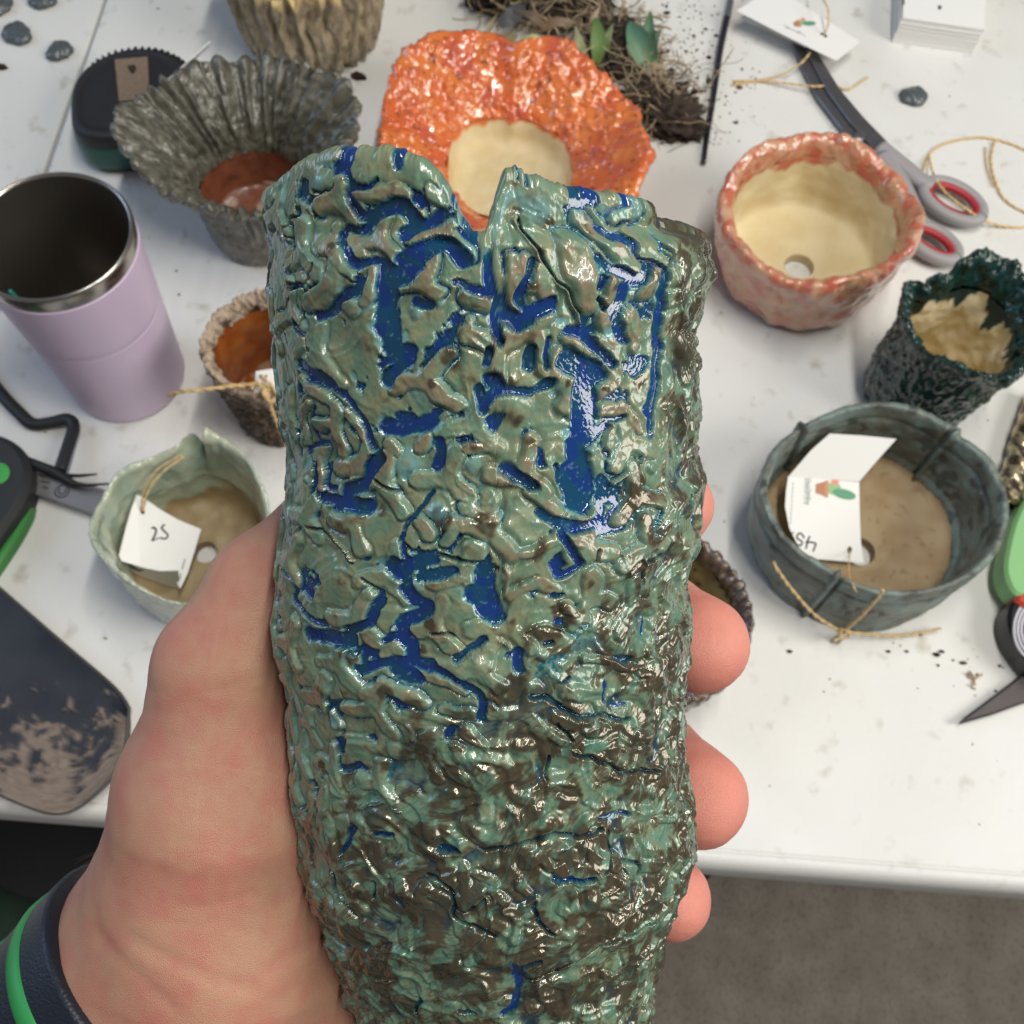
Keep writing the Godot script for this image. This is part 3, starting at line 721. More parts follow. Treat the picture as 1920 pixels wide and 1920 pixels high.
	for k in seeds.size():
		var turn: float = seeds[k][1]
		var scale_of: float = seeds[k][2]
		var along_a := Vector2(0.0058, 0.0058).rotated(turn) * scale_of
		var along_b := Vector2(0.0091, -0.0010).rotated(turn) * scale_of
		for i in range(-9, 10):
			for j in range(-9, 10):
				var mid: Vector2 = seeds[k][0] + along_a * i + along_b * j + Vector2(rng.randfn(), rng.randfn()) * 0.0004
				var keep := rng.randf()
				var strength := rng.randf_range(0.55, 1.0)
				if mid.y < 0.004 or mid.y > v_long * 1.03 or mid.x < -1.83 * GIRTH or mid.x > 4.44 * GIRTH or keep < 0.06:
					continue
				var best := k
				for e in seeds.size():
					if seeds[e][0].distance_to(mid) < seeds[best][0].distance_to(mid):
						best = e
				if best != k:
					continue
				# where a piece was traced from the photograph, that one stands
				var t := mid.x / GIRTH
				var col_at := int((t + deg_to_rad(105)) / deg_to_rad(210) * 0.84 * nc) if t < deg_to_rad(105) else int((0.84 + (t - deg_to_rad(105)) / deg_to_rad(150) * 0.16) * nc)
				col_at = clampi(col_at, 0, nc - 1)
				var row_at := clampi(int((mid.y / v_long - g_rim[col_at]) / (1.045 - g_rim[col_at]) * (nr - 1)), 0, nr - 1)
				var spot := row_at * nc + col_at
				if traced_raise[spot] > 0.25 or g_blue[spot] > 0.5 or g_smooth[spot] > 0.55:
					continue
				for arm in 3:
					var d := Vector2.from_angle(turn + deg_to_rad([-73.0, 46.0, 169.0][arm]) + rng.randfn() * 0.1) * 0.0040 * scale_of * rng.randf_range(0.85, 1.1)
					press(g_raise, PackedVector2Array([mid, mid + d]), 0.00146 * (0.6 + 0.4 * scale_of), 0.45, strength)
					press(g_moat, PackedVector2Array([mid, mid + d]), 0.0021 * (0.6 + 0.4 * scale_of), 0.55, 0.9 * strength)
				press(g_raise, PackedVector2Array([mid]), 0.0022 * (0.6 + 0.4 * scale_of), 0.25, strength)
	var bumpy := FastNoiseLite.new()
	bumpy.seed = 3
	bumpy.frequency = 1.0
	bumpy.fractal_type = FastNoiseLite.FRACTAL_RIDGED
	bumpy.fractal_octaves = 2
	var mild := FastNoiseLite.new()
	mild.seed = 30
	mild.frequency = 1.0
	mild.fractal_octaves = 3
	var slow := FastNoiseLite.new()
	slow.seed = 44
	slow.frequency = 1.0
	slow.fractal_type = FastNoiseLite.FRACTAL_NONE
	var pts := PackedVector3Array()
	var cols := PackedColorArray()
	pts.resize(size)
	cols.resize(size)
	var shine := PackedByteArray()
	shine.resize(size * 3)
	var green := Color(0.105, 0.188, 0.128)
	var sage := Color(0.190, 0.205, 0.118)
	var brown := Color(0.080, 0.061, 0.037)
	var tan := Color(0.195, 0.140, 0.088)
	var deep := Color(0.004, 0.032, 0.160)
	var blue := Color(0.004, 0.050, 0.110)
	var pale := Color(0.130, 0.300, 0.310)
	for c in nc:
		var t := g_angle[c]
		var ring := Vector3(sin(t), cos(t), 0) * GIRTH * 1000.0
		for j in nr:
			var v := g_rim[c] + (1.045 - g_rim[c]) * j / (nr - 1)
			var at := j * nc + c
			var q := Vector3(ring.x, ring.y, v * v_long * 1000.0)  # millimetres on the clay
			var photo_y := 330.0 + v * 1630.0
			var worn := clampf(maxf(smoothstep(880.0, 1250.0, photo_y + t * 260.0), maxf(smoothstep(0.78, 0.95, t), smoothstep(1.2, 1.5, absf(t)) * 0.6)), 0.10, 1.0)
			worn *= 1.0 - 0.8 * g_smooth[at]
			var w1 := slow.get_noise_3dv(q * 0.10)
			var w2 := slow.get_noise_3dv(q * 0.10 + Vector3(50, 9, 3))
			var warped := q + Vector3(w1, w2, w1 - w2) * 5.0
			var folds := bumpy.get_noise_3d(warped.x * 0.10, warped.y * 0.10, warped.z * 0.13)
			var arc := t * GIRTH * 1000.0 + w1 * 4.0
			var fall := q.z + w2 * 4.0
			var fibres := bumpy.get_noise_2d((arc - fall) * 0.09, (arc + fall) * 0.52)
			var fine := mild.get_noise_3dv(q * 1.1)
			var at_lip := smoothstep(2.0, 20.0, float(j))
			var raise := g_raise[at] * (0.25 + 0.75 * at_lip) * (1.0 - 0.42 * worn)
			g_blue[at] *= 0.2 + 0.8 * at_lip
			# glaze that ran together in low places between the stamps
			var pool := slow.get_noise_3dv(q * 0.16 + Vector3(31, 5, 77)) + 0.45 * mild.get_noise_3dv(q * 0.5 + Vector3(5, 31, 7)) - raise * 1.2 - g_smooth[at] * 0.5 + g_moat[at] * 0.22
			var runs := edge(-0.2, 0.15, slow.get_noise_3dv(q * 0.055 + Vector3(3, 70, 7)) + 0.12)
			g_blue[at] = maxf(g_blue[at], edge(0.42, 0.70, pool) * (1.0 - worn) * edge(-1.35, -1.1, t))
			g_blue[at] = maxf(g_blue[at], edge(0.45, 0.95, g_moat[at] * (1.0 - edge(0.0, 0.4, raise))) * (1.0 - 0.75 * worn) * runs * 0.9)
			var wet := g_blue[at]
			var rough_edge := clampf(wet + fine * 0.35 * (1.0 if wet > 0.02 and wet < 0.98 else 0.0), 0.0, 1.0)
			wet = smoothstep(0.24, 0.66, rough_edge)
			var crack := g_crack[at]
			var broad := bumpy.get_noise_3d(warped.x * 0.06, warped.y * 0.06, warped.z * 0.085)
			var moat := g_moat[at] * (1.0 - edge(0.0, 0.5, raise)) * (1.0 - 0.45 * worn)
			var h := worn * (broad * 0.95 + folds * 0.18 + fibres * 0.07) + fine * 0.07 + w1 * 0.8 + (1.0 - worn) * folds * 0.2
			h += raise * (0.74 + 0.36 * w2)
			h -= moat * 0.5
			h -= crack * 1.1
			h -= g_teal[at] * 0.3
			h = lerpf(h, -0.5 + w1 * 0.5 + mild.get_noise_3dv(q * 2.3) * 0.05, smoothstep(0.05, 0.75, g_blue[at]))
			var lip := float(j) / nr * 1000.0
			h += 0.9 * exp(-lip * lip / 380.0) * (0.75 + 0.5 * w2)
			g_tall[at] = h
			# colour of the glazes: blue where it ran together, copper green over the clay, bronze where it is thin on raised or scraped parts
			var low := folds * worn
			var mottle := mild.get_noise_3dv(q * 0.27 + Vector3(7, 80, 1))
			var k_brown := g_brown[at] * 0.85 + mottle * 0.75 - 0.10 + worn * 0.47 + (h - 0.6) * 0.10 + fibres * 0.28 * worn + slow.get_noise_3dv(q * 0.075 + Vector3(9, 9, 9)) * 0.35 * worn
			var col := mix3(green, sage, 0.5 + mottle * 1.1 + fine * 0.4)
			var k_tan := edge(0.55, 1.0, raise) * edge(-0.2, 0.3, mild.get_noise_3dv(q * 0.4 + Vector3(3, 3, 90)) + 0.08)
			col = col.lerp(tan, k_tan * 0.8)
			k_brown = edge(0.16, 0.62, k_brown)
			col = col.lerp(brown, k_brown * 0.92)
			var runny := worn * edge(0.1, -0.35, fibres + mottle * 0.5)
			col = col.lerp(Color(0.025, 0.105, 0.085), runny * 0.55)
			col = col.lerp(Color(0.020, 0.085, 0.105), edge(0.45, 0.95, moat) * edge(-0.25, 0.2, mottle + 0.1 - worn * 0.12) * 0.85)
			var halo := edge(0.02, 0.30, g_blue[at]) * (1.0 - wet) * edge(-0.25, 0.15, mottle + 0.12)
			var rim_glaze := edge(0.06, 0.28, raise) * (1.0 - edge(0.32, 0.62, raise)) * runs * (1.0 - 0.8 * worn) * edge(-0.3, 0.1, mottle + fine * 0.3 + 0.1)
			var k_teal := maxf(maxf(halo * 0.85, rim_glaze * 0.75), edge(0.35, 0.6, g_teal[at] + fine * 0.25) * 0.85)
			col = col.lerp(pale, k_teal * (1.0 - 0.5 * worn))
			var seep := edge(0.25, 0.7, crack) * 0.8 + worn * edge(-0.05, -0.42, h) * edge(-0.1, 0.25, mottle + 0.08) * 0.7
			col = col.lerp(Color(0.012, 0.065, 0.110), clampf(seep, 0.0, 0.9))
			col = col.lerp(Color(0.012, 0.110, 0.135), edge(0.0, 0.4, wet))
			col = col.lerp(deep.lerp(blue, edge(-0.12, 0.12, mottle * 1.4 + w2 * 0.5 + fine * 0.2)), edge(0.3, 1.0, wet))
			col = col.lerp(Color(0.12, 0.20, 0.30), wet * edge(0.42, 0.55, fine) * 0.6)
			cols[at] = col
			var rough := lerpf(0.32, 0.24, k_brown) + fine * 0.10
			rough = lerpf(rough, 0.07, maxf(wet, edge(0.3, 0.8, crack)))
			rough = lerpf(rough, 0.16, k_teal)
			shine[at * 3] = 255
			shine[at * 3 + 1] = clampi(int(rough * 255.0), 5, 255)
			shine[at * 3 + 2] = int(255.0 * 0.45 * k_brown * (1.0 - wet))
	# clay surface
	var halves := []
	for k in 1200:
		halves.append(vase_half(-0.08 + k / 1000.0))
	for c in nc:
		var t := g_angle[c]
		for j in nr:
			var v := g_rim[c] + (1.045 - g_rim[c]) * j / (nr - 1)
			var x := (v + 0.08) * 1000.0
			var k := clampi(int(x), 0, 1198)
			var half: Vector3 = halves[k].lerp(halves[k + 1], x - k)
			var p := vase_point(t, v, half)
			var n := (v_side * sin(t) / half.y + v_face * cos(t) / half.z).normalized()
			pts[j * nc + c] = p + n * g_tall[j * nc + c] * 0.00088
	# lip and inside
	var inner := 34
	var all := PackedVector3Array()
	var all_cols := PackedColorArray()
	for j in inner:
		var s := inner - 1 - j      # from deep inside up to the lip
		for c in nc:
			var rim := g_rim[c]
			var top := pts[c]
			var axis_at := v_top.lerp(v_low, rim)
			var into := axis_at - top
			into = (into - v_axis * into.dot(v_axis)).normalized()
			var p: Vector3
			if s < 6:
				var turn := PI * (s + 1) / 7.0
				p = top + into * 0.0017 * (1.0 - cos(turn)) + v_axis * 0.0016 * sin(turn)
			else:
				var row := int(pow((s - 5) / 28.0, 1.3) * 0.9 * (nr - 1))
				var wall_at := pts[row * nc + c]
				var mid_at := v_low + v_axis * (wall_at - v_low).dot(v_axis)
				p = wall_at + (mid_at - wall_at).normalized() * 0.0040
			all.append(p)
			all_cols.append(cols[c].lerp(Color(0.16, 0.115, 0.07), clampf((s - 3) / 6.0, 0, 1)))
	all.append_array(pts)
	all_cols.append_array(cols)
	for k in 4:
		var f: float = [0.97, 0.8, 0.4, 0.01][k]
		for c in nc:
			var foot := v_top.lerp(v_low, 1.045)
			all.append(foot + (pts[(nr - 1) * nc + c] - foot) * f - v_axis * 0.0015)
			all_cols.append(brown)
	var m := MB.new()
	m.grid(nc, inner + nr + 4, all, true, true, all_cols)
	var o := thing("clay_vase", "tall hand-built clay vase with blue and green glaze held in the hand", "vase", v_low)
	var glaze := ORMMaterial3D.new()
	glaze.vertex_color_use_as_albedo = true
	glaze.albedo_color = Color.WHITE
	glaze.orm_texture = ImageTexture.create_from_image(Image.create_from_data(nc, nr, false, Image.FORMAT_RGB8, shine))
	glaze.clearcoat_enabled = true
	glaze.clearcoat = 0.4
	glaze.clearcoat_roughness = 0.06
	var a := []
	a.resize(Mesh.ARRAY_MAX)
	for k in m.P.size():
		m.P[k] -= v_low
	a[Mesh.ARRAY_VERTEX] = m.P
	a[Mesh.ARRAY_NORMAL] = m.N
	a[Mesh.ARRAY_COLOR] = m.C
	a[Mesh.ARRAY_INDEX] = m.I
	var uv := PackedVector2Array()
	for j in inner + nr + 4:
		var y := clampf((j - inner + 0.5) / nr, 0.5 / nr, 1.0 - 0.5 / nr)
		for c in nc:
			uv.append(Vector2((c + 0.5) / nc, y))
	a[Mesh.ARRAY_TEX_UV] = uv
	var mesh := ArrayMesh.new()
	mesh.add_surface_from_arrays(Mesh.PRIMITIVE_TRIANGLES, a)
	part(o, "body", mesh, glaze)
	print("vase ", Time.get_ticks_msec())


# ---- the hand: tapered bones joined smoothly, meshed as one surface
var bones := []      # [from, to, radius, radius, how softly it joins]
var creases := []    # polylines in pixels, width, depth

func bone(a: Array, b: Array, join := 0.006) -> void:
	bones.append([pt(a[0], a[1], a[2]), pt(b[0], b[1], b[2]), a[3], b[3], join])

func flesh(p: Vector3, use: Array) -> float:
	var d := 1.0
	for k in use:
		var b: Array = bones[k]
		var pa: Vector3 = p - b[0]
		var ba: Vector3 = b[1] - b[0]
		var t := clampf(pa.dot(ba) / ba.length_squared(), 0.0, 1.0)
		var e := (pa - ba * t).length() - lerpf(b[2], b[3], t)
		var s: float = b[4]
		var h := maxf(s - absf(d - e), 0.0) / s
		d = minf(d, e) - h * h * s * 0.25
	return d

func build_person() -> void:
	var root := thing("person", "bare left hand with a green striped wristband holding the vase", "person", pt(300, 1900, 0.2))
	# thumb and its ball
	bone([640, 950, 0.183, 0.0080], [500, 1120, 0.181, 0.0104], 0.004)
	bone([500, 1120, 0.181, 0.0104], [424, 1262, 0.180, 0.0118], 0.004)
	bone([424, 1262, 0.180, 0.0118], [435, 1500, 0.185, 0.0195], 0.006)
	bone([435, 1500, 0.185, 0.0195], [432, 1710, 0.194, 0.0255], 0.007)
	# heel of the hand, wrist, forearm
	bone([432, 1710, 0.194, 0.0255], [300, 1852, 0.199, 0.0228], 0.008)
	bone([590, 1780, 0.206, 0.0235], [420, 1900, 0.202, 0.0240], 0.008)
	bone([760, 1680, 0.222, 0.0160], [590, 1780, 0.206, 0.0235], 0.008)
	bone([300, 1852, 0.199, 0.0228], [110, 2055, 0.201, 0.0235], 0.008)
	bone([110, 2055, 0.201, 0.0235], [-700, 2900, 0.208, 0.0330], 0.008)
	# palm behind the vase
	for k in 4:
		var y: float = [1000.0, 1180.0, 1400.0, 1590.0][k]
		bone([520, 1600, 0.206, 0.018], [800, y + 60.0, 0.224, 0.012], 0.014)
	bone([640, 1150, 0.216, 0.013], [640, 1600, 0.214, 0.018], 0.014)
	# fingers: knuckle, middle joint, end joint, tip
	for f in [
		[[800, 1010, 0.224, 0.0110], [1130, 930, 0.228, 0.0100], [1235, 930, 0.202, 0.0088], [1256, 948, 0.187, 0.0080]],
		[[800, 1190, 0.224, 0.0110], [1120, 1090, 0.230, 0.0104], [1230, 1160, 0.204, 0.0094], [1312, 1208, 0.189, 0.0090]],
		[[800, 1410, 0.224, 0.0110], [1120, 1330, 0.232, 0.0102], [1225, 1430, 0.207, 0.0096], [1310, 1496, 0.192, 0.0092]],
		[[800, 1590, 0.224, 0.0100], [1090, 1560, 0.232, 0.0092], [1195, 1645, 0.209, 0.0083], [1256, 1686, 0.196, 0.0079]],
	]:
		bone(f[0], f[1], 0.008)
		bone(f[1], f[2], 0.003)
		bone(f[2], f[3], 0.003)
	creases = [
		[[[395, 1292], [440, 1284], [480, 1270], [540, 1262]], 7.0, 0.00042], [[[405, 1305], [450, 1300], [500, 1292]], 9.0, 0.00020], [[[330, 1700], [380, 1702], [430, 1690], [480, 1672]], 9.0, 0.00030],
		[[[250, 1760], [320, 1800], [400, 1840], [470, 1850]], 12.0, 0.00040], [[[480, 1830], [540, 1790], [600, 1760]], 9.0, 0.00035], [[[360, 1380], [430, 1376], [500, 1370]], 12.0, 0.00014], [[[180, 1750], [260, 1830], [330, 1900]], 12.0, 0.00040],
		[[[420, 1450], [480, 1500], [520, 1580]], 12.0, 0.00016], [[[300, 1560], [380, 1590], [460, 1620]], 12.0, 0.00012],
	]
	var m := MB.new()
	var rng0 := RandomNumberGenerator.new()
	rng0.seed = 55
	for k in 24:
		var x := rng0.randf_range(240, 560)
		var y := rng0.randf_range(1160, 1900)
		var dx := rng0.randf_range(50, 120)
		var dy := rng0.randf_range(-40, 30)
		creases.append([[[x, y], [x + dx * 0.5, y + dy * 0.5 + rng0.randf_range(-8, 8)], [x + dx, y + dy]], 6.5, rng0.randf_range(0.00007, 0.00018)])
	skin_net(m, 0.0014)
	for k in m.P.size():
		m.P[k] -= root.position
	var skin := mat(Color.WHITE, 0.46, {"vertex": true, "sss": 0.12, "bump": 0.016, "tile": 0.012, "bump_freq": 0.10, "bump_octaves": 5})
	part(root, "hand", m, skin)
	# wristband
	var at := pt(326, 1822, 0.1985)
	var dir := (pt(110, 2055, 0.201) - pt(300, 1852, 0.199)).normalized()
	var rubber := mat(lin(0.006, 0.009, 0.018), 0.45, {"bump": 0.01, "tile": 0.02})
	var band := part(root, "wristband", hoop(at - root.position, dir, 0.0282, 0.0034, 0.0, 0.024), rubber)
	part(band, "stripe", hoop(at - root.position, dir, 0.0287, 0.0028, 0.0065, 0.0110), mat(lin(0.02, 0.24, 0.06), 0.5))
	part(band, "stripe", hoop(at - root.position, dir, 0.0285, 0.0027, 0.0185, 0.0205), mat(lin(0.02, 0.24, 0.06), 0.5))
	# fine hairs at the back of the wrist
	var rng := RandomNumberGenerator.new()
	rng.seed = 77
	var hair := MB.new()
	for k in 130:
		var t := rng.randf()
		var start := pt(lerpf(178, 110, t) + rng.randf_range(-4, 40), lerpf(1580, 1745, t), 0.199 + rng.randf_range(-0.004, 0.008))
		start = onto_skin(start)
		var go := (across * rng.randf_range(-1.0, -0.2) - upward * rng.randf_range(0.2, 1.2)).normalized() * rng.randf_range(0.003, 0.0075)
		var q := start - root.position
		hair.tube([q, q + go * 0.6 + across * -0.0006, q + go], [0.00006, 0.00005, 0.00002], 3)
	part(root, "arm_hair", hair, mat(lin(0.03, 0.02, 0.012), 0.5))
	# dark green trouser leg below the table's edge
	var leg := MB.new()
	var pts := PackedVector3Array()
	var foot := pt(-40, 1760, 1.15)
	foot.y = 0.02
	for j in 40:
		var y := 0.02 + 0.60 * j / 39.0
		for i in 60:
			var t := TAU * i / 60.0
			var p := Vector3(cos(t), 0, sin(t))
			var r := 0.085 + 0.02 * j / 39.0 + 0.006 * noise(p * 0.1 + Vector3(0, y, 0), 18.0) + 0.003 * sin(y * 70.0 + 5.0 * noise(p * 0.1, 20.0))
			pts.append(foot + Vector3(0, y - 0.02, 0) + p * r * (1.0 if j < 38 else 0.96) - root.position)
	leg.grid(60, 40, pts, true, true)
	part(root, "trouser_leg", leg, mat(lin(0.010, 0.045, 0.024), 0.85, {"bump": 0.05, "tile": 0.06, "bump_freq": 0.2, "cloth": 0.4}))
	print("hand ", Time.get_ticks_msec())

func onto_skin(p: Vector3) -> Vector3:
	var every := range(bones.size())
	for k in 8:
		var d := flesh(p, every)
		var e := 0.0005
		var n := Vector3(flesh(p + Vector3(e, 0, 0), every) - d, flesh(p + Vector3(0, e, 0), every) - d, flesh(p + Vector3(0, 0, e), every) - d).normalized()
		p -= n * d * 0.8
	return p

func hoop(at: Vector3, dir: Vector3, r: float, thick: float, from: float, to: float) -> MB:
	var m := MB.new()
	var a := dir.cross(Vector3.UP).normalized()
	var b := dir.cross(a)
	var sec := [Vector2(from, r - thick), Vector2(from, r - thick * 0.3), Vector2(from + thick * 0.3, r), Vector2((from + to) / 2, r + 0.0002), Vector2(to - thick * 0.3, r), Vector2(to, r - thick * 0.3), Vector2(to, r - thick)]
	var pts := PackedVector3Array()
	for s in sec:
		for i in 96:
			var t := TAU * i / 96.0
			pts.append(at + dir * s.x + (a * cos(t) + b * sin(t)) * s.y)
	m.grid(96, sec.size(), pts, true, false)
	return m

# surface nets over the bones, cells only where skin passes
func skin_net(m: MB, h: float) -> void:
	var lo: Vector3 = bones[0][0]
	var hi := lo
	for b in bones:
		for k in 2:
			var r: float = b[2 + k] + 0.006
			lo = lo.min(b[k] - Vector3.ONE * r)
			hi = hi.max(b[k] + Vector3.ONE * r)
	# the forearm is cut where it is long out of the picture
	lo.x = maxf(lo.x, pt(-420, 2300, 0.2).x)
	var block := 6
	var n := Vector3i(((hi - lo) / (h * block)).ceil()) + Vector3i.ONE
	var dim := n * block + Vector3i.ONE
	var field := PackedFloat32Array()
	field.resize(dim.x * dim.y * dim.z)
	field.fill(1.0)
	var near := []
	var reach := h * block * 0.9
	var every := range(bones.size())
	for bz in n.z:
		for by in n.y:
			for bx in n.x:
				var c := lo + (Vector3(bx, by, bz) + Vector3.ONE * 0.5) * h * block
				if absf(flesh(c, every)) > reach + 0.004:
					continue
				var use := []
				for k in bones.size():
					var b: Array = bones[k]
					var q := Geometry3D.get_closest_point_to_segment(c, b[0], b[1])
					if q.distance_to(c) - maxf(b[2], b[3]) < reach + 0.016:
						use.append(k)
				near.append(Vector3i(bx, by, bz))
				for z in block + 1:
					for y in block + 1:
						for x in block + 1:
							var g := Vector3i(bx * block + x, by * block + y, bz * block + z)
							var at := (g.z * dim.y + g.y) * dim.x + g.x
							if field[at] < 1.0:
								continue
							field[at] = flesh(lo + Vector3(g) * h, use)
	var made := {}
	var sx := 1
	var sy := dim.x
	var sz := dim.x * dim.y
	var offs := [0, sx, sy, sx + sy, sz, sz + sx, sz + sy, sz + sx + sy]
	var corner := [Vector3(0, 0, 0), Vector3(1, 0, 0), Vector3(0, 1, 0), Vector3(1, 1, 0), Vector3(0, 0, 1), Vector3(1, 0, 1), Vector3(0, 1, 1), Vector3(1, 1, 1)]
	var pairs := [[0, 1], [2, 3], [4, 5], [6, 7], [0, 2], [1, 3], [4, 6], [5, 7], [0, 4], [1, 5], [2, 6], [3, 7]]
	for b in near:
		for z in block:
			for y in block:
				for x in block:
					var g := Vector3i(b.x * block + x, b.y * block + y, b.z * block + z)
					var at := (g.z * dim.y + g.y) * dim.x + g.x
					var first := field[at] < 0.0
					var mixed := false
					for k in range(1, 8):
						if (field[at + offs[k]] < 0.0) != first:
							mixed = true
							break
					if not mixed:
						continue
					var sum := Vector3.ZERO
					var count := 0
					for e in pairs:
						var u := field[at + offs[e[0]]]
						var v := field[at + offs[e[1]]]
						if (u < 0.0) != (v < 0.0):
							sum += corner[e[0]].lerp(corner[e[1]], u / (u - v))
							count += 1
					made[at] = m.P.size()
					m.P.append(lo + (Vector3(g) + sum / count) * h)
	# faces
	for at in made:
		var g := Vector3i(at % dim.x, (at / sy) % dim.y, at / sz)
		for axis in 3:
			var s: int = [sx, sy, sz][axis]
			var a: int = [sy, sz, sx][axis]
			var b: int = [sz, sx, sy][axis]
			var u := field[at]
			var v := field[at + s]
			if (u < 0.0) == (v < 0.0) or not (made.has(at - a) and made.has(at - b) and made.has(at - a - b)):
				continue
			var q := [made[at], made[at - a], made[at - a - b], made[at - b]]
			if u < 0.0:
				m.I.append_array([q[0], q[2], q[1], q[0], q[3], q[2]])
			else:
				m.I.append_array([q[0], q[1], q[2], q[0], q[2], q[3]])
	# settle each point on the skin, press the creases, colour
	var tips := [pt(1256, 948, 0.187), pt(1312, 1208, 0.189), pt(1310, 1496, 0.192), pt(1256, 1686, 0.196)]
	m.N.resize(m.P.size())
	for k in m.P.size():
		var p := m.P[k]
		var use := []
		for j in bones.size():
			var b: Array = bones[j]
			if Geometry3D.get_closest_point_to_segment(p, b[0], b[1]).distance_to(p) - maxf(b[2], b[3]) < 0.016:
				use.append(j)
		var d := flesh(p, use)
		var e := 0.0006
		var nn := Vector3(flesh(p + Vector3(e, 0, 0), use) - d, flesh(p + Vector3(0, e, 0), use) - d, flesh(p + Vector3(0, 0, e), use) - d).normalized()
		p -= nn * d
		var s := seen(p)
		var deep := 0.0
		if nn.dot(ahead) < 0.25 and s.x < 720.0:
			for c in creases:
				var best := 99.0
				for j in c[0].size() - 1:
					var q0 := Vector2(c[0][j][0], c[0][j][1])
					var q1 := Vector2(c[0][j + 1][0], c[0][j + 1][1])
					best = minf(best, Geometry2D.get_closest_point_to_segment(Vector2(s.x, s.y), q0, q1).distance_to(Vector2(s.x, s.y)))
				deep += c[2] * exp(-best * best / (c[1] * c[1]))
		p += nn * (noise(p, 60.0) * 0.00045 - deep)
		m.P[k] = p
		m.N[k] = nn
		var blush := 0.0
		for t in tips:
			blush = maxf(blush, 1.0 - smoothstep(0.006, 0.026, p.distance_to(t)))
		var mottle := noise(p, 90.0) * 0.5 + noise(p, 300.0) * 0.35
		var col := Color(0.475, 0.262, 0.172).lerp(Color(0.475, 0.185, 0.138), clampf(0.4 + mottle * 1.4, 0, 1))
		col = col.lerp(Color(0.60, 0.215, 0.170), blush * 0.85)
		m.C.append(col)
	# normals from the faces, so that creases show
	var acc := PackedVector3Array()
	acc.resize(m.P.size())
	for k in range(0, m.I.size(), 3):
		var n3 := (m.P[m.I[k + 2]] - m.P[m.I[k]]).cross(m.P[m.I[k + 1]] - m.P[m.I[k]])
		for j in 3:
			acc[m.I[k + j]] += n3
	var agree := 0
	for k in m.P.size():
		if acc[k].dot(m.N[k]) > 0.0:
			agree += 1
		m.N[k] = (acc[k].normalized() * 0.75 + m.N[k] * 0.25).normalized() if acc[k].dot(m.N[k]) > 0.0 else m.N[k]
	print("skin points ", m.P.size(), " facing out ", agree)


# ---- pots on the table
func plain_shape(_t: float, _f: float) -> float:
	return 1.0

func no_lift(_t: float, _f: float) -> float:
	return 0.0

# a shape that follows a traced rim: fully at the rim, less towards the foot
func traced(table: PackedFloat32Array, mean: float, power := 1.0) -> Callable:
	return func(t: float, f: float) -> float:
		var k := fposmod(t, TAU) / TAU * 720.0
		var i := int(k) % 720
		var s := lerpf(table[i], table[(i + 1) % 720], k - floorf(k)) / mean
		return lerpf(1.0, s, pow(clampf(f, 0, 1), power))

func glaze_mat(rough: float, bump := 0.03, tile := 0.05, coat := 0.6) -> StandardMaterial3D:
	return mat(Color.WHITE, rough, {"vertex": true, "bump": bump, "tile": tile, "bump_freq": 0.05, "coat": coat, "coat_rough": 0.1})

func build_pots() -> void:
	orange_pot()
	ruffled_pot()
	ribbed_pot()
	coral_pot()
	dark_green_pot()
	teal_pot()
	celadon_pot()
	bark_pot()
	bronze_pot()
	tumbler()
	print("pots ", Time.get_ticks_msec())

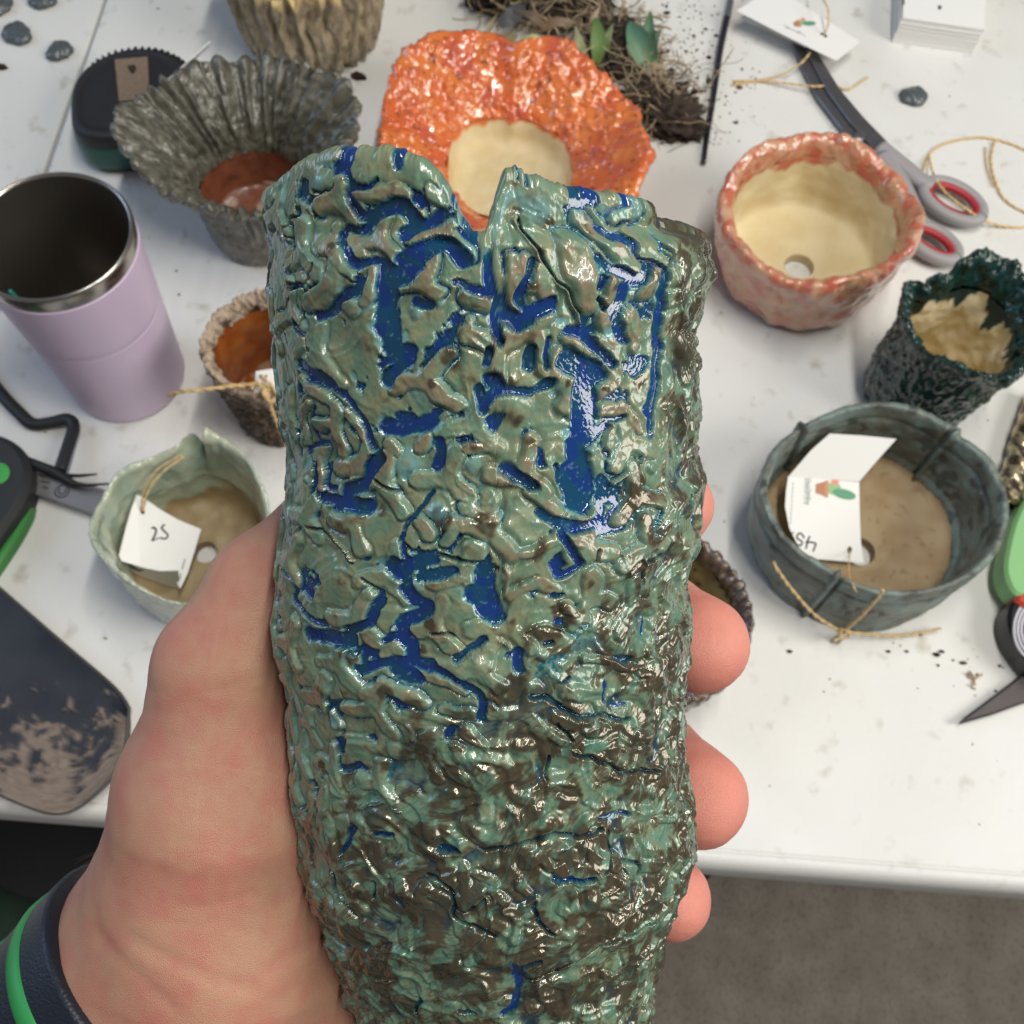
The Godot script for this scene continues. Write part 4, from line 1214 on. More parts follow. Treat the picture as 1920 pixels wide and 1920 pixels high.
func orange_pot() -> void:
	var h := 0.052
	var c := on(958, 262, h)
	c.y = TABLE
	var table := radii(c, h, [[712, 290], [718, 225], [730, 150], [760, 105], [815, 73], [880, 66], [930, 72], [968, 94], [1000, 78], [1040, 80], [1110, 120], [1160, 155], [1196, 192], [1200, 250], [1213, 305], [1190, 368], [1150, 402], [1060, 440], [910, 464], [790, 430], [722, 360]], 1)
	var o := thing("flared_pot", "wide flared orange glazed pot with bumpy rim and cream inside", "pot", c)
	var shape := traced(table, 0.0925, 0.7)
	var dents := func(p: Vector3, t: float, f: float) -> float:
		var b := clampf(0.55 - cells.get_noise_3dv(p * 210.0) * 1.1 - 0.45, -0.5, 1.0)
		var knob := smoothstep(0.15, 0.55, -cells.get_noise_3dv(p * 150.0 + Vector3(4, 4, 4)) - 0.25)
		var patch := smoothstep(-0.15, 0.2, noise(p, 28.0))
		return (b * 0.0009 + knob * 0.0034 + absf(sin(t * 26.0 + 9.0 * noise(p, 14.0))) * 0.0008 * (1.0 - patch)) * smoothstep(0.35, 0.6, f) * (0.12 + 0.88 * patch) + noise(p, 40.0) * 0.0022 - 0.0016 * smoothstep(0.3, 0.5, noise(p, 130.0))
	var paint := func(p: Vector3, _t: float, _f: float) -> Color:
		var col := Color(0.60, 0.120, 0.030).lerp(Color(0.66, 0.185, 0.045), clampf(0.5 + noise(p, 35.0) * 1.3, 0, 1))
		col = col.lerp(Color(0.52, 0.105, 0.050), smoothstep(0.1, 0.45, noise(p + Vector3(9, 1, 1), 30.0)))
		return col.lerp(Color(0.10, 0.035, 0.012), smoothstep(0.52, 0.6, noise(p + Vector3(3, 0, 0), 150.0)))
	var lift := func(t: float, f: float) -> float: return (0.006 * sin(3.0 * t + 0.6) + 0.004 * sin(5.0 * t + 1.0)) * f * f
	var m := MB.new()
	wall(m, profile([Vector2(0.036, 0.0), Vector2(0.041, 0.006), Vector2(0.058, 0.022), Vector2(0.080, 0.040), Vector2(0.0915, 0.0485), Vector2(0.0935, 0.0515), Vector2(0.0915, 0.0535), Vector2(0.080, 0.0485), Vector2(0.064, 0.0385), Vector2(0.052, 0.0305), Vector2(0.0455, 0.0250)], 110), 420, false, 0.052, shape, lift, dents, paint)
	part(o, "glazed_wall", m, glaze_mat(0.14, 0.01, 0.05, 0.9))
	var cream := func(p: Vector3, t: float, f: float) -> Color:
		var run := smoothstep(0.0215, 0.0240, p.y + 0.0040 * noise(Vector3(cos(t), 0, sin(t)), 4.0))
		return Color(0.60, 0.475, 0.255).lerp(Color(0.66, 0.55, 0.34), clampf(0.5 + noise(p, 45.0), 0, 1)).lerp(Color(0.6, 0.17, 0.04), run)
	m = MB.new()
	wall(m, profile([Vector2(0.0457, 0.0253), Vector2(0.0445, 0.0220), Vector2(0.0410, 0.0120), Vector2(0.034, 0.0078), Vector2(0.02, 0.0072), Vector2(0.0006, 0.007)], 40), 160, true, 0.052, shape, no_lift, func(p, _t, _f): return noise(p, 60.0) * 0.0008, cream)
	part(o, "inside", m, mat(Color.WHITE, 0.6, {"vertex": true, "bump": 0.02, "tile": 0.04}))

func ruffled_pot() -> void:
	var h := 0.085
	var c := on(450, 262, h)
	c.y = TABLE
	var table := radii(c, h, [[218, 252], [232, 205], [285, 168], [330, 148], [372, 120], [430, 112], [480, 98], [540, 105], [582, 142], [604, 150], [645, 160], [670, 192], [674, 240], [655, 290], [600, 345], [520, 392], [440, 402], [350, 380], [262, 330]], 3)
	var o := thing("pleated_pot", "grey pleated clay pot with wide ruffled rim and red brown inside", "pot", c)
	var shape := traced(table, 0.079, 0.9)
	var pleats := func(p: Vector3, t: float, f: float) -> float:
		var k := t * 34.0 + 3.0 * sin(t * 5.0) + 2.4 * noise(Vector3(cos(t), f * 0.35, sin(t)), 3.2)
		var ridge := 1.0 - 2.0 * absf(fposmod(k / TAU, 1.0) - 0.5)
		return (ridge - 0.5) * 0.0058 * smoothstep(0.15, 0.8, f) * (0.75 + 0.9 * noise(p, 40.0)) + noise(p, 90.0) * 0.0013 + noise(p, 260.0) * 0.0005
	var lift := func(t: float, f: float) -> float:
		return f * f * (0.005 * sin(2.0 * t + 2.2) + 0.003 * sin(5.0 * t) + 0.0035 * absf(sin(t * 17.0)) + 0.002 * noise(Vector3(cos(t), 0, sin(t)), 9.0))
	var paint := func(p: Vector3, t: float, f: float) -> Color:
		var col := Color(0.070, 0.068, 0.050).lerp(Color(0.135, 0.130, 0.100), clampf(0.5 + noise(p, 110.0) * 1.5, 0, 1))
		return col.lerp(Color(0.055, 0.048, 0.035), smoothstep(0.15, 0.5, noise(p + Vector3(2, 7, 1), 150.0)) * 0.7)
	var m := MB.new()
	wall(m, profile([Vector2(0.034, 0.0), Vector2(0.037, 0.003), Vector2(0.040, 0.02), Vector2(0.043, 0.04), Vector2(0.055, 0.064), Vector2(0.075, 0.081), Vector2(0.079, 0.0855), Vector2(0.0775, 0.087), Vector2(0.062, 0.076), Vector2(0.047, 0.060), Vector2(0.0385, 0.044), Vector2(0.0365, 0.038)], 120), 520, false, 0.085, shape, lift, pleats, paint)
	part(o, "pleated_wall", m, mat(Color.WHITE, 0.36, {"vertex": true, "bump": 0.03, "tile": 0.03, "coat": 0.5, "coat_rough": 0.18}))
	var red := func(p: Vector3, _t: float, _f: float) -> Color:
		var col := Color(0.17, 0.048, 0.022).lerp(Color(0.235, 0.075, 0.036), clampf(0.5 + noise(p, 60.0), 0, 1))
		var powder := smoothstep(-0.05, 0.2, noise(p + Vector3(5, 0, 2), 55.0) + 0.25 - Vector2(p.x - 0.006, p.z - 0.004).length() * 14.0)
		return col.lerp(Color(0.42, 0.30, 0.25), powder * (1.0 if p.y < 0.013 else 0.0))
	m = MB.new()
	wall(m, profile([Vector2(0.0367, 0.0385), Vector2(0.036, 0.032), Vector2(0.034, 0.018), Vector2(0.031, 0.011), Vector2(0.024, 0.0095), Vector2(0.012, 0.0095), Vector2(0.0006, 0.0095)], 46), 160, true, 0.085, plain_shape, no_lift, func(p, _t, _f): return noise(p, 70.0) * 0.0008, red)
	part(o, "inside", m, mat(Color.WHITE, 0.42, {"vertex": true, "bump": 0.02, "tile": 0.03, "coat": 0.4}))

func ribbed_pot() -> void:
	var h := 0.075
	var c := on(588, 62, 0.0)
	var o := thing("ribbed_pot", "beige pot with wavy vertical ribs and a ragged golden rim", "pot", c)
	var ribs := func(p: Vector3, t: float, f: float) -> float:
		var k := t * 27.0 + 3.0 * noise(Vector3(cos(t), f * 0.5, sin(t)), 4.0)
		return sin(k) * 0.0022 + sin(k * 2.3 + 7.0 * f) * 0.0008 + noise(p, 80.0) * 0.0016
	var paint := func(p: Vector3, t: float, f: float) -> Color:
		var col := Color(0.30, 0.235, 0.145).lerp(Color(0.42, 0.35, 0.235), clampf(0.5 + noise(p * Vector3(1, 0.35, 1), 170.0) * 1.6, 0, 1))
		col = col.lerp(Color(0.17, 0.125, 0.07), smoothstep(0.1, 0.5, noise(p * Vector3(1, 0.3, 1) + Vector3(1, 1, 9), 200.0)) * 0.75)
		return col.lerp(Color(0.62, 0.47, 0.22), smoothstep(0.9, 1.0, f))
	var lift := func(t: float, f: float) -> float: return f * f * 0.005 * (absf(sin(t * 13.0)) + noise(Vector3(cos(t), 0, sin(t)), 6.0))
	var m := MB.new()
	wall(m, profile([Vector2(0.046, 0.0), Vector2(0.051, 0.004), Vector2(0.056, 0.025), Vector2(0.060, 0.055), Vector2(0.064, 0.074), Vector2(0.0625, 0.077), Vector2(0.057, 0.072), Vector2(0.052, 0.045), Vector2(0.046, 0.012), Vector2(0.0006, 0.010)], 110), 420, false, h, plain_shape, lift, ribs, paint)
	part(o, "wall", m, mat(Color.WHITE, 0.5, {"vertex": true, "bump": 0.03, "tile": 0.03, "coat": 0.3, "coat_rough": 0.2}))

func coral_pot() -> void:
	var h := 0.062
	var c := on(1538, 398, h)
	c.y = TABLE
	var table := radii(c, h, [[1350, 392], [1358, 345], [1382, 300], [1420, 280], [1470, 266], [1520, 246], [1560, 250], [1610, 268], [1660, 292], [1700, 330], [1728, 372], [1733, 410], [1722, 450], [1690, 490], [1650, 515], [1590, 538], [1530, 545], [1460, 520], [1400, 480], [1365, 440]], 4)
	var o := thing("bowl_pot", "pink coral glazed bowl pot with uneven rim beside the scissors", "pot", c)
	var shape := traced(table, 0.068, 0.8)
	var lumps := func(p: Vector3, _t: float, f: float) -> float:
		return noise(p, 38.0) * 0.0026 + noise(p, 120.0) * 0.0010 * smoothstep(0.75, 0.95, f) + noise(p, 300.0) * 0.0004
	var paint := func(p: Vector3, _t: float, f: float) -> Color:
		var col := Color(0.50, 0.215, 0.125).lerp(Color(0.55, 0.31, 0.19), clampf(0.5 + noise(p, 50.0) * 1.6, 0, 1))
		col = col.lerp(Color(0.47, 0.105, 0.06), smoothstep(-0.02, 0.35, noise(p + Vector3(8, 2, 1), 75.0) + 0.18 * smoothstep(0.8, 1.0, f)) * 0.85)
		return col.lerp(Color(0.40, 0.26, 0.13), smoothstep(0.2, 0.5, noise(p + Vector3(1, 6, 8), 45.0)) * 0.6)
	var lift := func(t: float, f: float) -> float: return f * f * (0.0035 * sin(2.0 * t - 0.5) + 0.0022 * sin(5.0 * t + 1.0) + 0.0015 * noise(Vector3(cos(t), 0, sin(t)), 7.0))
	var m := MB.new()
	wall(m, profile([Vector2(0.048, 0.0), Vector2(0.054, 0.003), Vector2(0.061, 0.02), Vector2(0.0655, 0.042), Vector2(0.0685, 0.058), Vector2(0.0660, 0.0640), Vector2(0.0595, 0.0605), Vector2(0.0572, 0.050)], 90), 300, false, h, shape, lift, lumps, paint)
	part(o, "glazed_wall", m, glaze_mat(0.16, 0.02, 0.04, 0.9))
	var cream := func(p: Vector3, t: float, f: float) -> Color:
		var run := smoothstep(0.0455, 0.0475, p.y + 0.007 * noise(Vector3(cos(t), 0.2, sin(t)), 2.6) + 0.002 * noise(p, 160.0))
		var col := Color(0.60, 0.49, 0.275).lerp(Color(0.655, 0.56, 0.35), clampf(0.5 + noise(p, 30.0) * 1.3, 0, 1))
		return col.lerp(paint.call(p, t, 1.0), run)
	m = MB.new()
	wall(m, profile([Vector2(0.0574, 0.0504), Vector2(0.0568, 0.044), Vector2(0.0555, 0.028), Vector2(0.053, 0.012), Vector2(0.046, 0.0078), Vector2(0.03, 0.0072), Vector2(0.0108, 0.0072)], 60), 240, true, h, shape, lift, func(p, _t, _f): return noise(p, 32.0) * 0.0011 + noise(p, 130.0) * 0.0003, cream)
	# drainage hole, off the middle of the floor
	part(o, "inside", holed(m, on(1500, 497, 0.009) - c, 0.0108, Color(0.55, 0.45, 0.26)), mat(Color.WHITE, 0.6, {"vertex": true, "bump": 0.02, "tile": 0.04}))

# the floor of a pot with a round hole: the floor's points are drawn towards the hole's edge, and a short wall goes down through the clay
func holed(m: MB, at: Vector3, r: float, col: Color, thick := 0.0066) -> MB:
	var reach := 0.030
	for k in m.P.size():
		var p := m.P[k]
		if p.y > 0.0105:
			continue
		var s := 1.0 - smoothstep(0.008, reach, Vector2(p.x, p.z).length())
		m.P[k] = p + Vector3(at.x, 0, at.z) * s
	var pts := PackedVector3Array()
	for q in [[1.0, 0.0002], [0.96, -0.0006], [0.94, -thick]]:
		for i in 60:
			var t := TAU * i / 60.0
			pts.append(Vector3(at.x + cos(t) * r * q[0], 0.0072 + q[1], at.z + sin(t) * r * q[0]))
	m.grid(60, 3, pts, true, true, col)
	return m

func dark_green_pot() -> void:
	var h := 0.085
	var c := on(1812, 606, h)
	c.y = TABLE
	var table := radii(c, h, [[1700, 525], [1712, 516], [1732, 520], [1752, 545], [1775, 515], [1810, 490], [1840, 482], [1880, 495], [1915, 515], [1950, 560], [1960, 620], [1935, 680], [1890, 716], [1830, 716], [1780, 700], [1730, 668], [1705, 615], [1700, 565]], 2)
	var o := thing("bottle_green_pot", "small dark bottle green glossy pot with torn rim and cream inside", "pot", c)
	var shape := traced(table, 0.0395, 1.6)
	var bark := func(p: Vector3, t: float, f: float) -> float:
		return noise(p * Vector3(1, 0.6, 1), 120.0) * 0.0024 + noise(p, 260.0) * 0.0006 + noise(p, 30.0) * 0.002
	var paint := func(p: Vector3, _t: float, _f: float) -> Color:
		var col := Color(0.006, 0.020, 0.016).lerp(Color(0.010, 0.042, 0.036), clampf(0.5 + noise(p, 90.0) * 1.4, 0, 1))
		return col.lerp(Color(0.030, 0.040, 0.036), smoothstep(0.15, 0.5, noise(p + Vector3(4, 4, 1), 140.0)) * 0.35)
	var lift := func(t: float, f: float) -> float: return pow(f, 3.0) * (0.006 * sin(2.0 * t + 4.2) + 0.003 * noise(Vector3(cos(t), 0, sin(t)), 5.0) + 0.0015 * noise(Vector3(cos(t), 0, sin(t)), 16.0))
	var m := MB.new()
	wall(m, profile([Vector2(0.031, 0.0), Vector2(0.0345, 0.003), Vector2(0.0365, 0.03), Vector2(0.0365, 0.06), Vector2(0.0395, 0.083), Vector2(0.038, 0.0865), Vector2(0.0335, 0.082), Vector2(0.0315, 0.070)], 110), 300, false, h, shape, lift, bark, paint)
	part(o, "glazed_wall", m, glaze_mat(0.16, 0.01, 0.03, 0.15))
	var cream := func(p: Vector3, t: float, f: float) -> Color:
		var jag := smoothstep(0.0615, 0.0635, p.y + 0.016 * noise(Vector3(cos(t), 0.1, sin(t)), 1.7) + 0.006 * noise(Vector3(cos(t), 0.1, sin(t)), 7.0))
		return Color(0.58, 0.455, 0.225).lerp(Color(0.66, 0.56, 0.36), clampf(0.5 + noise(p, 50.0) * 1.5, 0, 1)).lerp(Color(0.008, 0.028, 0.022), jag)
	m = MB.new()
	wall(m, profile([Vector2(0.0317, 0.0705), Vector2(0.0312, 0.06), Vector2(0.0305, 0.03), Vector2(0.027, 0.010), Vector2(0.015, 0.0085), Vector2(0.0006, 0.0085)], 70), 240, true, h, shape, no_lift, func(p, _t, _f): return noise(p, 55.0) * 0.0022 + noise(p, 160.0) * 0.0004, cream)
	part(o, "inside", m, mat(Color.WHITE, 0.6, {"vertex": true, "bump": 0.03, "tile": 0.03}))

func teal_pot() -> void:
	var h := 0.058
	var c := on(1652, 938, h)
	c.y = TABLE
	var table := radii(c, h, [[1422, 930], [1432, 880], [1458, 830], [1505, 795], [1555, 775], [1600, 762], [1660, 758], [1720, 768], [1780, 795], [1818, 830], [1850, 845], [1880, 895], [1892, 945], [1882, 1005], [1850, 1060], [1800, 1095], [1720, 1116], [1640, 1112], [1560, 1080], [1500, 1050], [1450, 1000]], 4)
	var o := thing("banded_pot", "round slate teal pot with cut seams holding the forty five tag", "pot", c)
	var shape := traced(table, 0.0705, 0.5)
	var marks := func(p: Vector3, t: float, f: float) -> float:
		var d := noise(p, 45.0) * 0.0010 + noise(p, 200.0) * 0.0003
		# pressed bands, overlapping slab ends, round stamps
		for a in [2.05, 3.9, 5.45]:
			d += 0.0028 * smoothstep(0.05, 0.0, absf(wrapf(t - a, -PI, PI) - 0.05)) - 0.0030 * exp(-pow(wrapf(t - a, -PI, PI) / 0.012, 2.0))
		if f < 0.97:
			d -= 0.0012 * exp(-pow((f - 0.82) / 0.025, 2.0)) + 0.0008 * exp(-pow((f - 0.30) / 0.03, 2.0))
			if t > 1.2 and t < 2.6:
				for s in [[1.62, 0.62], [1.74, 0.60], [1.68, 0.47], [1.86, 0.60], [1.80, 0.46], [1.50, 0.55], [1.98, 0.50]]:
					d -= 0.0016 * exp(-(pow((t - s[0]) / 0.028, 2.0) + pow((f - s[1]) / 0.055, 2.0)))
		return d
	var paint := func(p: Vector3, t: float, f: float) -> Color:
		var col := Color(0.098, 0.112, 0.096).lerp(Color(0.140, 0.195, 0.178), clampf(0.45 + noise(p, 42.0) * 1.5, 0, 1))
		col = col.lerp(Color(0.16, 0.165, 0.135), smoothstep(0.05, 0.45, noise(p + Vector3(2, 2, 5), 70.0)) * 0.6)
		return col.lerp(Color(0.02, 0.024, 0.026), smoothstep(0.22, 0.5, noise(p + Vector3(9, 2, 5), 60.0)) * 0.7)
	var lift := func(t: float, f: float) -> float: return f * f * (0.0022 * sin(3.0 * t) + 0.0015 * noise(Vector3(cos(t), 0, sin(t)), 6.0))
	var m := MB.new()
	wall(m, profile([Vector2(0.058, 0.0), Vector2(0.0635, 0.002), Vector2(0.0680, 0.02), Vector2(0.0700, 0.04), Vector2(0.0705, 0.0575), Vector2(0.0690, 0.0595), Vector2(0.0660, 0.0585), Vector2(0.0642, 0.045), Vector2(0.0622, 0.022), Vector2(0.0595, 0.012)], 110), 480, false, h, shape, lift, marks, paint)
	part(o, "wall", m, mat(Color.WHITE, 0.48, {"vertex": true, "bump": 0.03, "tile": 0.04, "coat": 0.2, "coat_rough": 0.3}))
	var clay := func(p: Vector3, _t: float, _f: float) -> Color:
		var col := Color(0.30, 0.205, 0.105).lerp(Color(0.36, 0.265, 0.15), clampf(0.5 + noise(p, 40.0) * 1.3, 0, 1))
		return col.lerp(Color(0.2, 0.14, 0.07), smoothstep(0.35, 0.5, noise(p + Vector3(7, 1, 1), 130.0)) * 0.6)
	m = MB.new()
	wall(m, profile([Vector2(0.0597, 0.0123), Vector2(0.0580, 0.0095), Vector2(0.053, 0.0076), Vector2(0.04, 0.0072), Vector2(0.0098, 0.0072)], 60), 240, true, h, shape, no_lift, func(p, _t, _f): return noise(p, 40.0) * 0.0004, clay)
	part(o, "inside", holed(m, on(1612, 1034, 0.008) - c, 0.0098, Color(0.28, 0.2, 0.1)), mat(Color.WHITE, 0.65, {"vertex": true, "bump": 0.02, "tile": 0.04}))

func celadon_pot() -> void:
	var h := 0.062
	var c := on(335, 985, h)
	c.y = TABLE
	var table := radii(c, h, [[165, 985], [185, 930], [215, 880], [250, 862], [300, 842], [330, 834], [345, 815], [375, 808], [420, 825], [465, 862], [490, 905], [505, 960], [500, 1020], [470, 1085], [420, 1125], [350, 1135], [290, 1120], [235, 1090], [190, 1045]], 3)
	var o := thing("pinched_pot", "pale celadon pot with a split rim holding the twenty five tag", "pot", c)
	var shape := traced(table, 0.049, 0.7)
	var split := func(t: float) -> float: return wrapf(t - 4.72, -PI, PI)
	var soft_clay := func(p: Vector3, t: float, f: float) -> float:
		var s: float = split.call(t)
		return noise(p, 50.0) * 0.0014 + noise(p, 160.0) * 0.0004 + smoothstep(0.4, 1.0, f) * (0.0035 * smoothstep(0.25, 0.0, s) * smoothstep(-0.01, 0.01, s) - 0.002 * smoothstep(0.3, 0.0, -s) * smoothstep(-0.01, 0.01, -s))
	var lift := func(t: float, f: float) -> float:
		var s: float = split.call(t)
		return f * f * (0.0045 * sin(2.0 * t + 3.4) + 0.0015 * sin(7.0 * t) + 0.001 * noise(Vector3(cos(t), 0, sin(t)), 9.0)) - 0.02 * exp(-pow(s / 0.035, 2.0)) * smoothstep(0.6, 1.0, f)
	var paint := func(p: Vector3, t: float, f: float) -> Color:
		var col := Color(0.23, 0.31, 0.245).lerp(Color(0.36, 0.40, 0.30), clampf(0.5 + noise(p, 45.0) * 1.3, 0, 1))
		return col.lerp(Color(0.50, 0.52, 0.40), smoothstep(0.93, 1.0, f) * (0.5 + 0.5 * noise(p, 100.0)))
	var m := MB.new()
	wall(m, profile([Vector2(0.036, 0.0), Vector2(0.041, 0.003), Vector2(0.046, 0.022), Vector2(0.0475, 0.045), Vector2(0.049, 0.0605), Vector2(0.0482, 0.0625), Vector2(0.0462, 0.061), Vector2(0.0440, 0.045), Vector2(0.0425, 0.030)], 100), 420, false, h, shape, lift, soft_clay, paint)
	part(o, "glazed_wall", m, glaze_mat(0.2, 0.02, 0.05, 0.7))
	var clay := func(p: Vector3, t: float, f: float) -> Color:
		var run := smoothstep(0.026, 0.029, p.y + 0.009 * noise(Vector3(cos(t), 0.4, sin(t)), 1.8) + (0.012 if cos(t - 3.5) > 0.2 else 0.0))
		return Color(0.30, 0.21, 0.105).lerp(Color(0.38, 0.295, 0.17), clampf(0.5 + noise(p, 45.0), 0, 1)).lerp(Color(0.33, 0.37, 0.27), run)
	m = MB.new()
	wall(m, profile([Vector2(0.0427, 0.0305), Vector2(0.042, 0.022), Vector2(0.039, 0.011), Vector2(0.030, 0.0078), Vector2(0.018, 0.0072), Vector2(0.007, 0.0072)], 60), 220, true, h, shape, no_lift, func(p, _t, _f): return noise(p, 55.0) * 0.0012, clay)
	part(o, "inside", holed(m, on(385, 1035, 0.008) - c, 0.0072, Color(0.26, 0.18, 0.09)), mat(Color.WHITE, 0.5, {"vertex": true, "bump": 0.02, "tile": 0.04}))

func bark_pot() -> void:
	var h := 0.078
	var c := on(492, 640, h)
	c.y = TABLE
	var o := thing("bark_pot", "small brown bark textured pot with amber inside tied with twine", "pot", c)
	var bark := func(p: Vector3, _t: float, f: float) -> float:
		return noise(p * Vector3(1, 0.5, 1), 130.0) * 0.0022 + noise(p, 320.0) * 0.0014
	var paint := func(p: Vector3, _t: float, f: float) -> Color:
		var col := Color(0.042, 0.022, 0.014).lerp(Color(0.115, 0.066, 0.040), clampf(0.5 + noise(p, 170.0) * 1.6, 0, 1))
		var ash := smoothstep(0.72, 0.98, f + 0.3 * noise(p, 120.0))
		return col.lerp(Color(0.46, 0.36, 0.27), ash * 0.85)
	var lift := func(t: float, f: float) -> float: return f * f * (0.002 * sin(3.0 * t) + 0.0018 * noise(Vector3(cos(t), 0, sin(t)), 11.0))
	var m := MB.new()
	wall(m, profile([Vector2(0.026, 0.0), Vector2(0.029, 0.002), Vector2(0.0315, 0.025), Vector2(0.034, 0.055), Vector2(0.0365, 0.076), Vector2(0.0352, 0.079), Vector2(0.0315, 0.076), Vector2(0.0300, 0.068)], 100), 300, false, h, plain_shape, lift, bark, paint)
	part(o, "wall", m, mat(Color.WHITE, 0.6, {"vertex": true, "bump": 0.05, "tile": 0.03}))
	var amber := func(p: Vector3, t: float, _f: float) -> Color:
		var col := Color(0.25, 0.062, 0.012).lerp(Color(0.34, 0.11, 0.025), clampf(0.5 + noise(p, 60.0) * 1.2, 0, 1))
		return col.lerp(Color(0.44, 0.31, 0.22), smoothstep(0.0, 0.25, noise(p, 70.0) + 0.1) * (1.0 if p.y < 0.02 else 0.0))
	m = MB.new()
	wall(m, profile([Vector2(0.0302, 0.0685), Vector2(0.0295, 0.06), Vector2(0.0275, 0.03), Vector2(0.024, 0.014), Vector2(0.014, 0.0115), Vector2(0.0006, 0.0115)], 50), 160, true, h, plain_shape, no_lift, func(p, _t, _f): return noise(p, 60.0) * 0.0009, amber)
	part(o, "inside", m, glaze_mat(0.3, 0.02, 0.04, 0.6))

func bronze_pot() -> void:
	var h := 0.05
	var c := on(1236, 1150, h)
	c.y = TABLE
	var o := thing("bronze_pot", "low glossy brown pot with rope edged rim partly hidden behind fingers", "pot", c)
	var rope := func(p: Vector3, t: float, f: float) -> float:
		return sin(t * 46.0 + p.y * 700.0) * 0.0007 * smoothstep(0.5, 0.9, f) + noise(p, 110.0) * 0.0016 + noise(p, 35.0) * 0.0012
	var paint := func(p: Vector3, _t: float, _f: float) -> Color:
		var col := Color(0.050, 0.030, 0.020).lerp(Color(0.125, 0.082, 0.055), clampf(0.5 + noise(p, 80.0) * 1.5, 0, 1))
		return col.lerp(Color(0.12, 0.15, 0.25), smoothstep(0.32, 0.5, noise(p + Vector3(3, 1, 2), 60.0)))
	var lift := func(t: float, f: float) -> float: return f * f * 0.002 * sin(4.0 * t + 1.0)
	var m := MB.new()
	wall(m, profile([Vector2(0.040, 0.0), Vector2(0.045, 0.003), Vector2(0.050, 0.02), Vector2(0.052, 0.042), Vector2(0.0525, 0.049), Vector2(0.0505, 0.052), Vector2(0.0455, 0.048), Vector2(0.0435, 0.040)], 80), 300, false, h, plain_shape, lift, rope, paint)
	part(o, "glazed_wall", m, glaze_mat(0.2, 0.03, 0.03, 0.7))
	var olive := func(p: Vector3, _t: float, _f: float) -> Color:
		return Color(0.16, 0.105, 0.035).lerp(Color(0.29, 0.225, 0.10), clampf(0.5 + noise(p, 40.0) * 1.4, 0, 1)).lerp(Color(0.02, 0.015, 0.01), smoothstep(0.42, 0.5, noise(p, 120.0)))
	m = MB.new()
	wall(m, profile([Vector2(0.0437, 0.0405), Vector2(0.0425, 0.03), Vector2(0.038, 0.012), Vector2(0.02, 0.0085), Vector2(0.0006, 0.0085)], 40), 160, true, h, plain_shape, no_lift, func(p, _t, _f): return noise(p, 60.0) * 0.0009, olive)
	part(o, "inside", m, glaze_mat(0.35, 0.02, 0.04, 0.4))

func tumbler() -> void:
	var tall := 0.142
	var c := on(92, 438, tall)
	c.y = TABLE
	var o := thing("insulated_tumbler", "tall lilac insulated tumbler with bare steel rim and dark inside", "tumbler", c)
	var none := func(_p, _t, _f): return 0.0
	var white := func(_p, _t, _f): return Color.WHITE
	var m := MB.new()
	wall(m, PackedVector2Array([Vector2(0.00100, 0.00000), Vector2(0.03413, 0.00000), Vector2(0.03623, 0.00083), Vector2(0.03727, 0.00330), Vector2(0.03832, 0.02477), Vector2(0.04095, 0.07719), Vector2(0.04116, 0.07884), Vector2(0.04053, 0.07926), Vector2(0.04053, 0.07984), Vector2(0.04137, 0.08033), Vector2(0.04179, 0.08669), Vector2(0.04452, 0.12962), Vector2(0.04452, 0.13011), Vector2(0.04389, 0.13044)]), 160, false, tall, plain_shape, no_lift, none, white)
	part(o, "painted_body", m, mat(lin(0.60, 0.48, 0.63), 0.42, {"bump": 0.004, "tile": 0.01, "bump_freq": 0.2}))
	var steel := mat(lin(0.42, 0.40, 0.37), 0.24, {"metal": 1.0, "bump": 0.002, "tile": 0.02})
	m = MB.new()
	wall(m, PackedVector2Array([Vector2(0.04347, 0.12879), Vector2(0.04410, 0.13086), Vector2(0.04452, 0.13540), Vector2(0.04473, 0.13994), Vector2(0.04431, 0.14134), Vector2(0.04347, 0.14200), Vector2(0.04253, 0.14167), Vector2(0.04190, 0.14035)]), 160, false, tall, plain_shape, no_lift, none, white)
	part(o, "rim", m, steel)
	m = MB.new()
	wall(m, PackedVector2Array([Vector2(0.04190, 0.14043), Vector2(0.04127, 0.13210), Vector2(0.03906, 0.09082), Vector2(0.03518, 0.02477), Vector2(0.03255, 0.01032), Vector2(0.02835, 0.00826), Vector2(0.00060, 0.00826)]), 160, true, tall, plain_shape, no_lift, none, white)
	part(o, "inside", m, mat(lin(0.26, 0.235, 0.205), 0.34, {"metal": 0.9, "bump": 0.004, "tile": 0.02}))
	# something thin and coloured stands in the tumbler by its near edge
	m = MB.new()
	var q := on(14, 545, 0.130) - c
	m.tube([q + Vector3(0.012, -0.09, -0.006), q + Vector3(0.001, 0, 0)], 0.0014, 8)
	part(o, "straw", m, mat(lin(0.03, 0.22, 0.17), 0.3))


# ---- tools and small things on the table
func knife_edge(pts: Array, widths: Array, h0: float, thick: float, m: MB, o: Vector3, col := Color.WHITE) -> void:
	# a flat bar that follows pixels on the table, with a bevelled back
	var left := []
	var right := []
	for i in pts.size():
		var p := on(pts[i][0], pts[i][1], h0)
		var a := on(pts[maxi(i - 1, 0)][0], pts[maxi(i - 1, 0)][1], h0)
		var b := on(pts[mini(i + 1, pts.size() - 1)][0], pts[mini(i + 1, pts.size() - 1)][1], h0)
		var d: Vector2 = Vector2(b.x - a.x, b.z - a.z).normalized().orthogonal() * float(widths[i])
		left.append(Vector2(p.x + d.x, p.z + d.y))
		right.push_front(Vector2(p.x - d.x, p.z - d.y))
	m.slab(PackedVector2Array(left + right), TABLE + h0, TABLE + h0 + thick, thick * 0.4, col, o)

